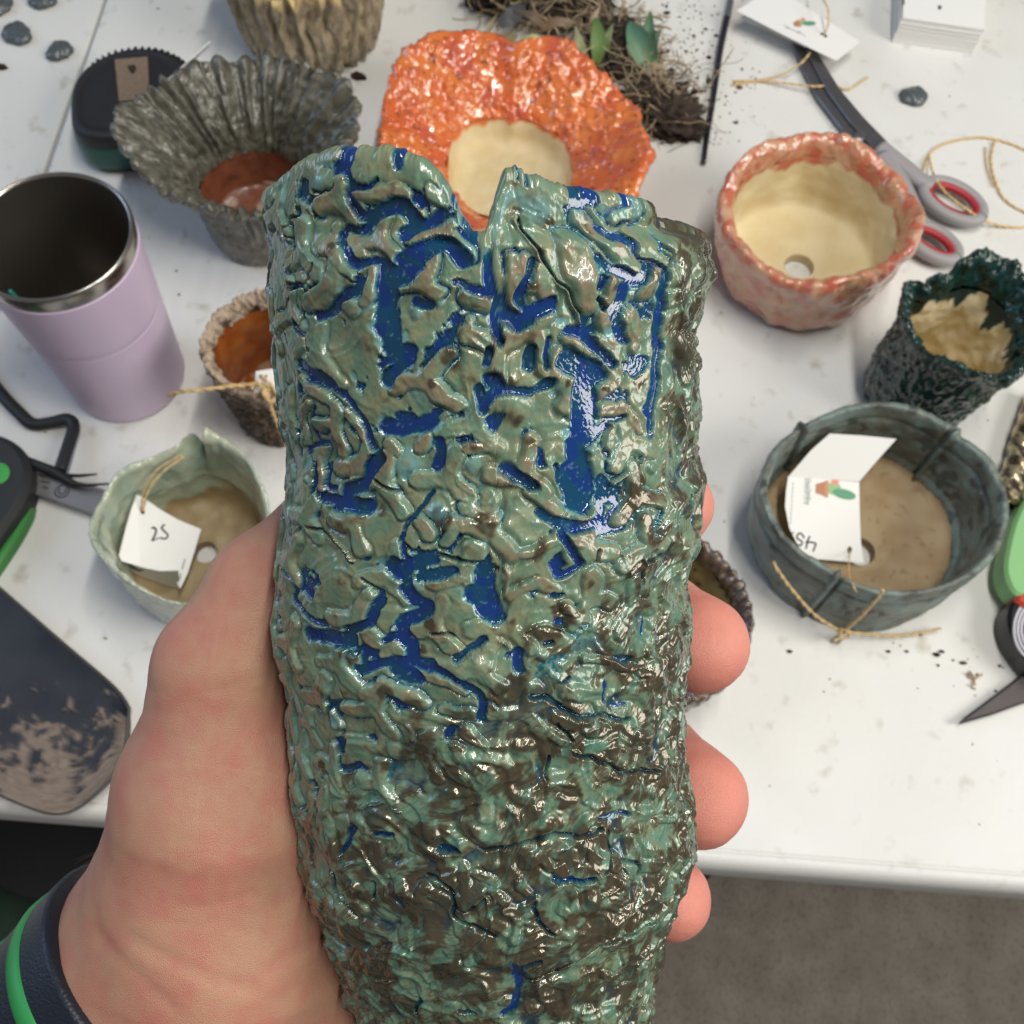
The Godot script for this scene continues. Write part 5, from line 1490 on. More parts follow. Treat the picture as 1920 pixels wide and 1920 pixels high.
func rounded(px: Array, h: float, step := 0.004) -> PackedVector2Array:
	var pts := []
	for q in px:
		pts.append(on(q[0], q[1], h))
	pts.append(pts[0])
	pts.append(pts[1])
	var line := spline(pts, step)
	var out := PackedVector2Array()
	var stop := 0
	for k in range(line.size() - 1, 0, -1):
		if line[k].distance_to(pts[-2]) < 1e-6:
			stop = k
			break
	for k in stop:
		out.append(Vector2(line[k].x, line[k].z))
	return out

func build_tools() -> void:
	scissors()
	tape_measure()
	cutter()
	hooked_rod()
	trowel()
	brush()
	snips()
	brass_rod()
	gems()
	bag()

func scissors() -> void:
	var at := on(1660, 290)
	var o := thing("scissors", "grey handled scissors with red lined finger loops and steel blades", "scissors", at)
	var steel := mat(lin(0.17, 0.165, 0.175), 0.36, {"metal": 0.85, "bump": 0.004, "tile": 0.02, "rough_to": 0.5})
	var m := MB.new()
	knife_edge([[1492, 70], [1512, 118], [1545, 180], [1590, 238], [1650, 292]], [0.0045, 0.0062, 0.0072, 0.0075, 0.0075], 0.0035, 0.0022, m, at)
	part(o, "blade", m, steel)
	m = MB.new()
	knife_edge([[1506, 64], [1528, 112], [1562, 172], [1606, 228], [1655, 280]], [0.003, 0.0045, 0.0055, 0.0066, 0.007], 0.0061, 0.0020, m, at)
	part(o, "blade", m, steel)
	m = MB.new()
	var p := on(1612, 257, 0.0085) - at
	m.tube([p, p + Vector3(0, 0.0014, 0)], 0.0042, 20)
	part(o, "pivot_screw", m, mat(lin(0.45, 0.43, 0.42), 0.3, {"metal": 1.0}))
	var grey := mat(lin(0.30, 0.285, 0.29), 0.5, {"bump": 0.006, "tile": 0.02})
	var red := mat(lin(0.36, 0.022, 0.03), 0.45)
	for s in [[[[1648, 276], [1690, 310], [1724, 338], [1748, 352]], [1786, 377], 0.0235, 0.0150, 0.62], [[[1652, 292], [1684, 336], [1708, 385], [1722, 425]], [1748, 455], 0.0200, 0.0118, 0.66]]:
		var path := []
		for q in s[0]:
			path.append(on(q[0], q[1], 0.0085) - at)
		path = spline(path, 0.004)
		m = MB.new()
		m.tube(path, 0.0072, 12, Color.WHITE, 0.75)
		var mid := on(s[1][0], s[1][1], 0.0085) - at
		var ring := []
		var inner := []
		for i in 49:
			var t := TAU * i / 48.0
			for k in 2:
				var q := Vector2(cos(t) * (s[2] - 0.0042 * k), sin(t) * (s[3] - 0.0042 * k)).rotated(s[4])
				(ring if k == 0 else inner).append(mid + Vector3(q.x, 0.0006 * k, q.y))
		m.tube(ring, 0.0047, 12)
		part(o, "handle", m, grey)
		m = MB.new()
		m.tube(inner, 0.0030, 10, Color.WHITE)
		part(o, "loop_lining", m, red)

func tape_measure() -> void:
	var tall := 0.036
	var c := on(250, 168, tall)
	c.y = TABLE
	var o := thing("tape_measure", "round black tape measure with teal side and brown square label", "tape measure", c)
	var black := mat(lin(0.010, 0.010, 0.012), 0.5, {"bump": 0.02, "tile": 0.02})
	var m := MB.new()
	var rough := func(p: Vector3, t: float, f: float) -> float:
		var top_teeth := smoothstep(0.2, 0.5, sin(-t + 0.25))
		var d := 0.0017 * clampf(sin(t * 56.0) * 3.0, -1.0, 1.0) * top_teeth
		if f > 0.95 or f < 0.1:
			d = 0.0
		return d
	# the case bulges to a corner at the side of its mouth
	var shape := func(t: float, _f: float) -> float: return 1.14 + 0.22 * exp(-pow(wrapf(t - 2.15, -PI, PI) / 0.42, 2.0))
	wall(m, PackedVector2Array([Vector2(0.001, 0.0), Vector2(0.036, 0.0), Vector2(0.0385, 0.002), Vector2(0.0395, 0.006), Vector2(0.0395, 0.030), Vector2(0.0385, 0.034), Vector2(0.036, 0.036), Vector2(0.0335, 0.036), Vector2(0.033, 0.0348), Vector2(0.0275, 0.0348), Vector2(0.027, 0.0356), Vector2(0.0006, 0.0356)]), 320, false, tall, shape, no_lift, rough, func(_p, _t, _f): return Color.WHITE)
	part(o, "case", m, black)
	m = MB.new()
	wall(m, PackedVector2Array([Vector2(0.0394, 0.005), Vector2(0.0406, 0.0065), Vector2(0.0409, 0.012), Vector2(0.0407, 0.022), Vector2(0.0394, 0.025)]), 200, false, tall, shape, no_lift, func(_p, _t, _f): return 0.0, func(_p, _t, _f): return Color.WHITE)
	part(o, "side_band", m, mat(lin(0.008, 0.075, 0.058), 0.35))
	m = MB.new()
	m.slab(flat_on([[215, 112], [277, 107], [281, 186], [223, 190]], tall), TABLE + tall - 0.0006, TABLE + tall + 0.0006, 0.0003, Color.WHITE, c)
	var label := part(o, "square_label", m, mat(Color.WHITE, 0.6, {"tint": [lin(0.17, 0.12, 0.08), lin(0.23, 0.165, 0.115)], "tile": 0.03}))
	m = MB.new()
	m.slab(rounded([[240, 125], [252, 123], [256, 130], [250, 140], [243, 134]], tall, 0.001), TABLE + tall + 0.0005, TABLE + tall + 0.0009, 0.0001, Color.WHITE, c)
	part(label, "mark", m, mat(lin(0.02, 0.015, 0.01), 0.7))

func cutter() -> void:
	var at := on(40, 930)
	var o := thing("utility_cutter", "folding cutter with black and green handle and stamped steel blade", "knife", at)
	var m := MB.new()
	m.slab(rounded([[-140, 770], [-40, 812], [20, 830], [55, 858], [66, 900], [52, 950], [10, 1012], [-60, 1100], [-160, 1150], [-220, 950]], 0.012), TABLE + 0.004, TABLE + 0.021, 0.004, Color.WHITE, at)
	part(o, "handle", m, mat(lin(0.013, 0.014, 0.016), 0.55, {"bump": 0.02, "tile": 0.02}))
	m = MB.new()
	m.slab(rounded([[-160, 1165], [-60, 1112], [14, 1020], [56, 945], [62, 965], [24, 1035], [-50, 1132], [-150, 1190]], 0.004), TABLE + 0.0005, TABLE + 0.010, 0.002, Color.WHITE, at)
	part(o, "green_edge", m, mat(lin(0.03, 0.21, 0.035), 0.45))
	m = MB.new()
	var p := on(-4, 890, 0.0205) - at
	m.tube([p, p + Vector3(0, 0.0016, 0)], 0.0074, 28)
	part(o, "green_button", m, mat(lin(0.045, 0.30, 0.065), 0.4))
	m = MB.new()
	m.slab(flat_on([[50, 882], [120, 897], [186, 916], [252, 942], [238, 990], [160, 961], [108, 943], [50, 924]], 0.006), TABLE + 0.006, TABLE + 0.0080, 0.0006, Color.WHITE, at)
	var blade := part(o, "blade", m, mat(lin(0.36, 0.35, 0.35), 0.36, {"metal": 0.8, "bump": 0.004, "tile": 0.02}))
	m = MB.new()
	var ring := []
	var mid := on(116, 921, 0.0081) - at
	for i in 25:
		ring.append(mid + Vector3(cos(TAU * i / 24.0) * 0.0042, 0, sin(TAU * i / 24.0) * 0.0042))
	m.tube(ring, 0.0005, 4)
	m.tube([mid + Vector3(-0.002, 0, -0.002), mid + Vector3(-0.002, 0, 0.001), mid + Vector3(0, 0, 0.0022), mid + Vector3(0.002, 0, 0.001), mid + Vector3(0.002, 0, -0.002)], 0.0005, 4)
	for s in [[[74, 890], [84, 896]], [[76, 902], [94, 905]], [[80, 912], [90, 916]]]:
		m.tube([on(s[0][0], s[0][1], 0.0081) - at, on(s[1][0], s[1][1], 0.0081) - at], 0.0006, 4)
	part(blade, "stamp", m, mat(lin(0.06, 0.06, 0.06), 0.6))

func hooked_rod() -> void:
	var at := on(110, 850)
	var o := thing("bent_rod", "black flat metal rod bent in a zigzag ending in two prongs", "rod", at)
	var black := mat(lin(0.012, 0.012, 0.012), 0.5, {"bump": 0.01, "tile": 0.02})
	var path := []
	for q in [[-60, 660, 0.004], [0, 736, 0.004], [34, 772, 0.004], [62, 795, 0.004], [98, 792, 0.005], [126, 786, 0.006], [138, 800, 0.007], [128, 836, 0.009], [112, 884, 0.0115]]:
		path.append(on(q[0], q[1], q[2]) - at)
	var m := MB.new()
	m.tube(spline(path, 0.003), 0.0042, 12, Color.WHITE, 0.8)
	part(o, "rod", m, black)
	m = MB.new()
	var bar := []
	for q in [[40, 862], [100, 884], [140, 908]]:
		bar.append(on(q[0], q[1], 0.0125) - at)
	m.tube(bar, [0.0036, 0.0034, 0.0022], 10)
	part(o, "crossbar", m, black)
	for s in [[[120, 892], [150, 892], [182, 889]], [[136, 907], [165, 910], [205, 907]]]:
		m = MB.new()
		var t := []
		for q in s:
			t.append(on(q[0], q[1], 0.0125) - at)
		m.tube(t, [0.0016, 0.0012, 0.0006], 8)
		part(o, "prong", m, black)

func trowel() -> void:
	var at := on(80, 1330)
	var o := thing("trowel", "dark blue steel trowel blade caked with dried soil", "trowel", at)
	var upper := []
	var lower := []
	for q in [[-420, 740], [-200, 930], [0, 1104], [120, 1208], [215, 1290], [243, 1330]]:
		upper.append(on(q[0], q[1], 0.012))
	for q in [[-560, 1130], [-330, 1300], [-120, 1420], [25, 1500], [130, 1522], [232, 1440]]:
		lower.append(on(q[0], q[1], 0.012))
	var a := spline(upper, 0.004)
	var b := spline(lower, 0.004)
	var rows := 170
	var m := MB.new()
	for side in 2:
		var pts := PackedVector3Array()
		var cols := PackedColorArray()
		for i in rows:
			var p: Vector3 = a[mini(int(i * (a.size() - 1.0) / (rows - 1)), a.size() - 1)]
			var q: Vector3 = b[mini(int(i * (b.size() - 1.0) / (rows - 1)), b.size() - 1)]
			for j in 140:
				var s := j / 139.0
				var r := p.lerp(q, s)
				r.y = TABLE + 0.013 - 0.006 * 4.0 * s * (1.0 - s) - 0.0016 * side
				var look := seen(r)
				var caked := smoothstep(-0.14, 0.20, noise(r, 60.0) * 0.7 + noise(r, 190.0) * 0.4 + noise(r, 520.0) * 0.16 + (look.y - 1385.0 + (look.x - 120.0) * 0.15) / 220.0)
				if side == 0:
					r.y += caked * (0.0006 + 0.0009 * maxf(0.0, noise(r, 240.0)))
				pts.append(r - at)
				var col := Color(0.010, 0.013, 0.020).lerp(Color(0.022, 0.026, 0.034), clampf(0.5 + noise(r, 30.0), 0, 1))
				cols.append(col.lerp(Color(0.165, 0.120, 0.090).lerp(Color(0.23, 0.18, 0.14), clampf(0.5 + noise(r, 400.0), 0, 1)), caked * 0.95))
		m.grid(140, rows, pts, false, side == 1, cols)
	part(o, "blade", m, mat(Color.WHITE, 0.5, {"vertex": true, "bump": 0.02, "tile": 0.02}))
	m = MB.new()
	var line := []
	for p in a:
		line.append(p + Vector3(0, 0.0005, 0) - at)
	m.tube(line, 0.0011, 8)
	line = []
	for p in b:
		line.append(p + Vector3(0, 0.0005, 0) - at)
	line.append(a[-1] + Vector3(0, 0.0005, 0) - at)
	m.tube(line, 0.0011, 8)
	part(o, "rolled_edge", m, mat(lin(0.05, 0.045, 0.04), 0.5))

func brush() -> void:
	var at := on(1342, 160)
	var o := thing("paint_brush", "thin dark handled brush lying beside the uprooted plants", "brush", at)
	var m := MB.new()
	var path := []
	for q in [[1363, 32], [1350, 95], [1338, 180], [1326, 255], [1319, 306]]:
		path.append(on(q[0], q[1], 0.0035) - at)
	m.tube(spline(path, 0.005), _taper(spline(path, 0.005).size(), 0.0031, 0.0019), 12)
	part(o, "handle", m, mat(lin(0.012, 0.008, 0.018), 0.25, {"coat": 0.6}))
	m = MB.new()
	m.tube([on(1372, -16, 0.0035) - at, on(1368, 8, 0.0035) - at, on(1363, 33, 0.0035) - at], [0.0030, 0.0034, 0.0032], 14)
	part(o, "ferrule", m, mat(lin(0.55, 0.56, 0.6), 0.2, {"metal": 1.0}))

func _taper(n: int, a: float, b: float) -> Array:
	var out := []
	for i in n:
		out.append(lerpf(a, b, float(i) / (n - 1)))
	return out

func snips() -> void:
	var at := on(1900, 1140)
	var o := thing("pruning_snips", "pruning snips with pale green grip red collar and pointed dark blade", "snips", at)
	var m := MB.new()
	m.slab(rounded([[2010, 860], [1950, 905], [1906, 960], [1884, 1030], [1880, 1080], [1900, 1118], [1930, 1110], [1975, 1030], [2030, 940]], 0.02), TABLE + 0.008, TABLE + 0.024, 0.002, Color.WHITE, at)
	part(o, "grip", m, mat(lin(0.22, 0.46, 0.20), 0.5))
	m = MB.new()
	m.slab(rounded([[1902, 1120], [1930, 1100], [1990, 1090], [1990, 1140], [1915, 1140]], 0.02), TABLE + 0.008, TABLE + 0.0235, 0.002, Color.WHITE, at)
	part(o, "collar", m, mat(lin(0.46, 0.055, 0.03), 0.45))
	m = MB.new()
	m.slab(rounded([[1900, 1120], [1886, 1150], [1888, 1185], [1908, 1225], [1940, 1262], [2000, 1290], [2000, 1130], [1930, 1130]], 0.016), TABLE + 0.004, TABLE + 0.020, 0.002, Color.WHITE, at)
	var body := part(o, "pivot_body", m, mat(lin(0.010, 0.010, 0.014), 0.35))
	m = MB.new()
	for k in 3:
		var arc := []
		for i in 15:
			var t := PI * 0.55 + PI * 0.8 * i / 14.0
			arc.append(on(1945 + cos(t) * (30 + 7 * k), 1180 + sin(t) * (42 + 8 * k), 0.0201) - at)
		m.tube(arc, 0.0009, 5)
	part(body, "white_swirl", m, mat(lin(0.6, 0.6, 0.66), 0.4))
	m = MB.new()
	m.slab(flat_on([[1800, 1357], [1812, 1343], [1870, 1300], [1920, 1262], [1990, 1215], [1990, 1300], [1920, 1318], [1860, 1340]], 0.006), TABLE + 0.003, TABLE + 0.0062, 0.0012, Color.WHITE, at)
	part(o, "blade", m, mat(lin(0.085, 0.075, 0.075), 0.42, {"metal": 0.7, "bump": 0.01, "tile": 0.02}))

func brass_rod() -> void:
	var at := on(1900, 860)
	var o := thing("brass_handle", "brass coloured metal handle with dark worked pattern beside the teal pot", "handle", at)
	var path := []
	for q in [[1888, 948], [1895, 915], [1908, 870], [1925, 810], [1950, 740]]:
		path.append(on(q[0], q[1], 0.009) - at)
	path = spline(path, 0.0012)
	var pts := PackedVector3Array()
	var cols := PackedColorArray()
	for j in path.size():
		var d: Vector3 = (path[mini(j + 1, path.size() - 1)] - path[maxi(j - 1, 0)]).normalized()
		var s := d.cross(Vector3.UP).normalized()
		for i in 28:
			var t := TAU * i / 28.0
			var w := sin(j * 0.42) * sin(t * 4.0 + j * 0.15) + noise(path[j] + Vector3(cos(t), sin(t), 0) * 0.01, 300.0)
			pts.append(path[j] + (s * cos(t) + d.cross(s) * sin(t)) * (0.0082 + 0.0006 * w) * (0.6 if j < 2 else 1.0))
			cols.append(Color(0.10, 0.075, 0.06).lerp(Color(0.62, 0.52, 0.33), smoothstep(-0.25, 0.2, w)))
	var m := MB.new()
	m.grid(28, path.size(), pts, true, false, cols)
	part(o, "shaft", m, mat(Color.WHITE, 0.3, {"vertex": true, "metal": 0.75}))

func gems() -> void:
	var glass := mat(lin(0.030, 0.042, 0.046), 0.4, {"coat": 0.3, "coat_rough": 0.15, "tint": [lin(0.035, 0.045, 0.05), lin(0.12, 0.14, 0.145)], "tile": 0.02, "sharp": 0.35})
	var spots := [[34, 68, 1.25, "dark grey glass gem, larger one between the table seam and two others"], [114, 100, 1.05, "blue grey glass gem lying closest to the table seam"], [80, 4, 1.15, "dark grey glass gem nearest the table's far edge"], [2, 12, 1.2, "dark glass gem farthest from the table seam"], [1712, 185, 1.12, "grey green glass gem alone between scissors and tag stack"]]
	var k := 0
	for s in spots:
		var c := on(s[0], s[1])
		var o := thing("glass_gem", s[3], "glass gem", c, "glass gems scattered on the table")
		var m := MB.new()
		var sd := k * 3.7
		wall(m, profile([Vector2(0.003, 0.0), Vector2(0.0078, 0.0004), Vector2(0.0094, 0.0022), Vector2(0.0088, 0.0042), Vector2(0.006, 0.0060), Vector2(0.003, 0.0066), Vector2(0.0002, 0.0067)], 26), 48, false, 0.006, func(t, _f): return s[2] * (1.0 + 0.10 * sin(2.0 * t + sd) + 0.06 * sin(3.0 * t + 2.0 * sd) + 0.03 * sin(7.0 * t + sd)), no_lift, func(p, _t, _f): return 0.0011 * noise(p + Vector3(sd, 0, 0), 130.0), func(_p, _t, _f): return Color.WHITE)
		part(o, "glass", m, glass)
		k += 1

func bag() -> void:
	# black bag standing on the floor under the table's edge
	var c := Vector3(-0.11, 0, -0.172)
	var o := thing("black_bag", "black fabric bag on the floor under the table edge", "bag", c)
	var m := MB.new()
	var pts := PackedVector3Array()
	var nv := 30
	for j in nv:
		var f := j / (nv - 1.0)
		for i in 90:
			var t := TAU * i / 90.0
			var x := signf(cos(t)) * pow(absf(cos(t)), 0.35) * 0.33
			var z := signf(sin(t)) * pow(absf(sin(t)), 0.35) * 0.118
			var shrink := 1.0 - 0.05 * pow(f, 8.0)
			var p := Vector3(x, f * 0.44, z) * Vector3(shrink, 1, shrink)
			if j == nv - 1:
				p *= Vector3(0.02, 1, 0.02)
			pts.append(p + Vector3(1, 0, 1) * 0.010 * noise(p, 9.0))
	m.grid(90, nv, pts, true, true)
	o.rotation.y = 0.10
	part(o, "cloth", m, mat(lin(0.006, 0.006, 0.008), 0.7, {"bump": 0.05, "tile": 0.04}))


# ---- paper price tags and twine. Marks are drawn where sight lines meet the paper.
func meet(plane: Plane, x: float, y: float, off := 0.0) -> Vector3:
	var d := ray(x, y)
	var t := (plane.d - plane.normal.dot(eye)) / plane.normal.dot(d)
	return eye + d * t + plane.normal * off

func sheet(a: Vector3, b: Vector3, c: Vector3) -> Plane:
	var p := Plane(a, b, c)
	return p if p.normal.dot(eye - a) > 0.0 else Plane(-p.normal, -p.d)

func leaf(m: MB, plane: Plane, px: Array, o: Vector3, off := 0.0, thick := 0.0003, col := Color.WHITE) -> void:
	# a flat outline on a sheet, as paper or as ink
	var flat := PackedVector2Array()
	var top := []
	for q in px:
		flat.append(Vector2(q[0], q[1]))
		top.append(meet(plane, q[0], q[1], off) - o)
	var n := plane.normal
	var t := Geometry2D.triangulate_polygon(flat)
	for k in range(0, t.size(), 3):
		m.tri(top[t[k]], top[t[k + 1]], top[t[k + 2]], n, col)
		m.tri(top[t[k]] - n * thick, top[t[k + 1]] - n * thick, top[t[k + 2]] - n * thick, -n, col)
	var mid := Vector3.ZERO
	for p in top:
		mid += p / top.size()
	for k in top.size():
		var p: Vector3 = top[k]
		var q: Vector3 = top[(k + 1) % top.size()]
		var side := (q - p).cross(n).normalized()
		if side.dot(p - mid) < 0.0:
			side = -side
		m.quad(p, q, q - n * thick, p - n * thick, side, col)

func oval(x: float, y: float, rx: float, ry: float, turn := 0.0) -> Array:
	var out := []
	for i in 20:
		var q := Vector2(cos(TAU * i / 20.0) * rx, sin(TAU * i / 20.0) * ry).rotated(turn)
		out.append([x + q.x, y + q.y])
	return out

func pen(m: MB, plane: Plane, strokes: Array, r: float, o: Vector3, col: Color) -> void:
	for s in strokes:
		var path := []
		for q in s:
			path.append(meet(plane, q[0], q[1], 0.0002) - o)
		m.tube(spline(path, 0.0006), r, 6, col, 0.35)

func cactus_print(m: MB, plane: Plane, o: Vector3, place: Callable) -> void:
	# potted cactus: place turns (across, along) of the little picture into a pixel
	var put := func(pts: Array) -> Array:
		var out := []
		for q in pts:
			var p: Vector2 = place.call(Vector2(q[0], q[1]))
			out.append([p.x, p.y])
		return out
	leaf(m, plane, put.call([[0.0, -0.55], [1.0, -0.95], [1.0, 0.95], [0.0, 0.55]]), o, 0.0001, 0.00005, Color(0.42, 0.19, 0.10))
	leaf(m, plane, put.call([[0.95, -1.05], [1.35, -1.05], [1.35, 1.05], [0.95, 1.05]]), o, 0.00016, 0.00005, Color(0.50, 0.25, 0.13))
	leaf(m, plane, put.call(oval(1.9, -0.1, 0.75, 0.8)), o, 0.00012, 0.00005, Color(0.28, 0.45, 0.22))
	leaf(m, plane, put.call(oval(3.0, 0.55, 1.25, 0.62, 0.25)), o, 0.00018, 0.00005, Color(0.10, 0.30, 0.17))
	leaf(m, plane, put.call(oval(2.0, -0.95, 0.4, 0.4)), o, 0.0002, 0.00005, Color(0.72, 0.25, 0.20))

func build_tags() -> void:
	var paper := mat(lin(0.76, 0.755, 0.735), 0.6, {"bump": 0.003, "tile": 0.02})
	var ink := mat(Color.WHITE, 0.6, {"vertex": true})
	var jute := mat(Color.WHITE, 0.85, {"vertex": true})
	# forty five, folded in the teal pot
	var at := on(1580, 980, 0.02)
	var o := thing("price_tag", "folded white card tag marked 45 with cactus picture inside the teal pot", "price tag", at, "white price tags on twine")
	var front := sheet(on(1500, 1046, 0.0150), on(1615, 1056, 0.0120), on(1612, 904, 0.0235))
	var m := MB.new()
	leaf(m, front, [[1515, 1047], [1500, 1030], [1480, 990], [1472, 950], [1474, 920], [1478, 893], [1545, 898], [1611, 904], [1612, 960], [1614, 1015], [1620, 1056], [1565, 1051]], at)
	part(o, "front_leaf", m, paper)
	m = MB.new()
	var back := sheet(meet(front, 1478, 893), meet(front, 1611, 904), on(1680, 823, 0.040))
	leaf(m, back, [[1479, 893], [1520, 845], [1556, 813], [1620, 817], [1681, 823], [1645, 863], [1611, 903]], at)
	part(o, "back_leaf", m, paper)
	m = MB.new()
	cactus_print(m, front, at, func(q: Vector2) -> Vector2: return Vector2(1529, 916) + q.x * Vector2(18.0, 0.8) + q.y * Vector2(-0.5, 15.0))
	for k in 9:
		var y := 896 + k * 5.6
		pen(m, front, [[[1519 + 3 * sin(k * 2.1), y], [1513 + 4 * cos(k * 1.3), y + 3], [1508 + 2 * sin(k * 3.0), y + 2], [1517, y + 5]]], 0.00022, at, Color(0.09, 0.20, 0.15))
	for k in 10:
		pen(m, front, [[[1487 - k * 0.5, 905 + k * 8], [1486.5 - k * 0.5, 910.5 + k * 8]]], 0.00022, at, Color(0.3, 0.3, 0.3))
	part(o, "print", m, ink)
	m = MB.new()
	# 45. stands on its head
	pen(m, front, [[[1530, 1019], [1527, 1027], [1524, 1034]], [[1530, 1019], [1522, 1017], [1510, 1016]], [[1518, 1005], [1514, 1016], [1511, 1029]], [[1508, 1009], [1503, 1001], [1497, 1001], [1494, 1008], [1500, 1013], [1504, 1017], [1501, 1023], [1496, 1021]], [[1486, 998], [1488, 1000]]], 0.00055, at, Color(0.012, 0.012, 0.014))
	leaf(m, front, oval(1593, 1031, 4.5, 6.5), at, 0.0001, 0.00005, Color(0.06, 0.045, 0.03))
	part(o, "handwriting", m, ink)
	m = MB.new()
	twine(m, [meet(front, 1594, 1033, 0.0004) - at, on(1592, 1055, 0.030) - at, on(1592, 1078, 0.05) - at, on(1600, 1098, 0.0605) - at, on(1606, 1110, 0.058) - at], 0.0004, 3)
	part(o, "string", m, jute)
	# twenty five, in the celadon pot
	at = on(300, 1010, 0.02)
	o = thing("price_tag", "curled white card tag marked 25 inside the pale celadon pot", "price tag", at, "white price tags on twine")
	front = sheet(on(222, 1052, 0.030), on(377, 992, 0.028), on(340, 1104, 0.020))
	m = MB.new()
	leaf(m, front, [[256, 928], [266, 931], [300, 955], [335, 975], [377, 992], [366, 1030], [352, 1075], [338, 1104], [330, 1090], [300, 1070], [262, 1062]], at)
	part(o, "front_leaf", m, paper)
	m = MB.new()
	var bent := sheet(meet(front, 256, 928), meet(front, 262, 1062), on(222, 1050, 0.036))
	leaf(m, bent, [[256, 928], [246, 955], [236, 990], [223, 1042], [228, 1052], [262, 1062]], at)
	part(o, "bent_edge", m, paper)
	m = MB.new()
	bent = sheet(meet(front, 262, 1062), meet(front, 330, 1090), on(300, 1090, 0.0125))
	leaf(m, bent, [[228, 1053], [262, 1063], [300, 1071], [335, 1070], [336, 1104], [300, 1094], [262, 1080], [235, 1066]], at)
	part(o, "back_leaf", m, paper)
	m = MB.new()
	pen(m, front, [[[284, 991], [289, 989], [293, 994], [291, 1003], [286, 1014], [294, 1010], [300, 1008]], [[309, 983], [303, 990], [310, 998], [315, 1004], [310, 1010], [301, 1008]]], 0.00062, at, Color(0.03, 0.015, 0.025))
	leaf(m, front, oval(267, 957, 4.5, 8.0, -0.2), at, 0.0001, 0.00005, Color(0.07, 0.05, 0.03))
	part(o, "handwriting", m, ink)
	m = MB.new()
	leaf(m, bent, [[231, 1051], [245, 1056], [258, 1066], [272, 1069], [262, 1072], [246, 1066]], at, 0.00012, 0.00005, Color(0.05, 0.13, 0.09))
	pen(m, front, [[[347, 1048], [341, 1068]], [[340, 1075], [335, 1091]]], 0.0003, at, Color(0.15, 0.13, 0.12))
	part(o, "print", m, ink)
	m = MB.new()
	twine(m, [meet(front, 268, 958, 0.0006) - at, on(276, 925, 0.046) - at, on(300, 890, 0.054) - at, on(344, 856, 0.060) - at], 0.0006, 4)
	twine(m, [meet(front, 266, 958, 0.0006) - at, on(268, 928, 0.043) - at, on(290, 885, 0.053) - at, on(340, 852, 0.060) - at], 0.0005, 5)
	part(o, "string", m, jute)
	# tag lying over the scissors
	at = on(1500, 60, 0.01)
	o = thing("price_tag", "white folded tag with small cactus picture lying over the scissor tips", "price tag", at, "white price tags on twine")
	front = sheet(on(1381, 20, 0.020), on(1613, 78, 0.016), on(1568, 114, 0.0165))
	m = MB.new()
	leaf(m, front, [[1381, 20], [1412, 0], [1450, -26], [1613, 78], [1590, 97], [1568, 114], [1470, 66]], at)
	part(o, "front_leaf", m, paper)
	m = MB.new()
	leaf(m, sheet(on(1390, 36, 0.009), on(1600, 90, 0.010), on(1450, -26, 0.0165)), [[1388, 34], [1430, 0], [1450, -24], [1604, 86], [1560, 112]], at)
	part(o, "back_leaf", m, paper)
	m = MB.new()
	cactus_print(m, front, at, func(q: Vector2) -> Vector2: return Vector2(1488, 46) + q.x * Vector2(9.5, -1.8) + q.y * Vector2(2.0, 6.5))
	pen(m, front, [[[1470, 46], [1476, 52], [1486, 56], [1498, 61], [1511, 68]], [[1474, 53], [1480, 51]], [[1494, 62], [1500, 59]]], 0.00025, at, Color(0.15, 0.18, 0.16))
	leaf(m, front, oval(1541, 64, 3.0, 2.6), at, 0.0001, 0.00005, Color(0.05, 0.04, 0.03))
	leaf(m, front, oval(1548, 68, 3.0, 2.6), at, 0.0001, 0.00005, Color(0.05, 0.04, 0.03))
	part(o, "print", m, ink)
	m = MB.new()
	twine(m, [meet(front, 1545, 66, 0.0005) - at, on(1553, 45, 0.026) - at, on(1552, 15, 0.030) - at, on(1536, -12, 0.024) - at, on(1528, -30, 0.018) - at], 0.0007, 6)
	twine(m, [on(1520, 98, 0.012) - at, on(1500, 120, 0.009) - at, on(1460, 142, 0.003) - at, on(1405, 154, 0.001) - at, on(1372, 160, 0.001) - at], 0.0008, 7)
	twine(m, [on(1375, 152, 0.001) - at, on(1430, 152, 0.002) - at, on(1490, 158, 0.006) - at, on(1530, 162, 0.0085) - at, on(1562, 160, 0.004) - at, on(1590, 168, 0.001) - at, on(1612, 155, 0.001) - at, on(1628, 144, 0.001) - at], 0.0008, 8)
	part(o, "string", m, jute)
	# stack of blank tags
	at = on(1750, 30)
	o = thing("tag_stack", "neat stack of blank white card tags with punched hole", "tag stack", at)
	var rng := RandomNumberGenerator.new()
	rng.seed = 12
	for k in 15:
		m = MB.new()
		var y := 0.0016 * k
		var base := PackedVector2Array()
		for q in [[1672, 80], [1676, -66], [1824, -60], [1822, 102]]:
			var p := on(q[0], q[1])
			base.append(Vector2(p.x, p.z))
		var shift := Vector2(rng.randf_range(-0.0006, 0.0006), rng.randf_range(-0.0005, 0.0005) - 0.00005 * k)
		for i in 4:
			base[i] += shift
		m.slab(base, TABLE + y, TABLE + y + 0.00145, 0.0002, Color.WHITE, at)
		part(o, "card", m, paper)
	m = MB.new()
	leaf(m, Plane(Vector3.UP, TABLE + 0.0241), oval(1762, 14, 3.4, 4.0), at, 0.0001, 0.00005, Color(0.06, 0.05, 0.045))
	part(o, "punched_hole", m, ink)
	m = MB.new()
	leaf(m, Plane(Vector3.UP, TABLE + 0.0241), [[1692, -4], [1696, -4], [1696, 9], [1692, 9]], at, 0.0001, 0.00005, Color(0.10, 0.10, 0.10))
	part(o, "printed_mark", m, ink)
	# a tag seen on its edge, leaning on the pleated pot
	at = on(312, 150, 0.05)
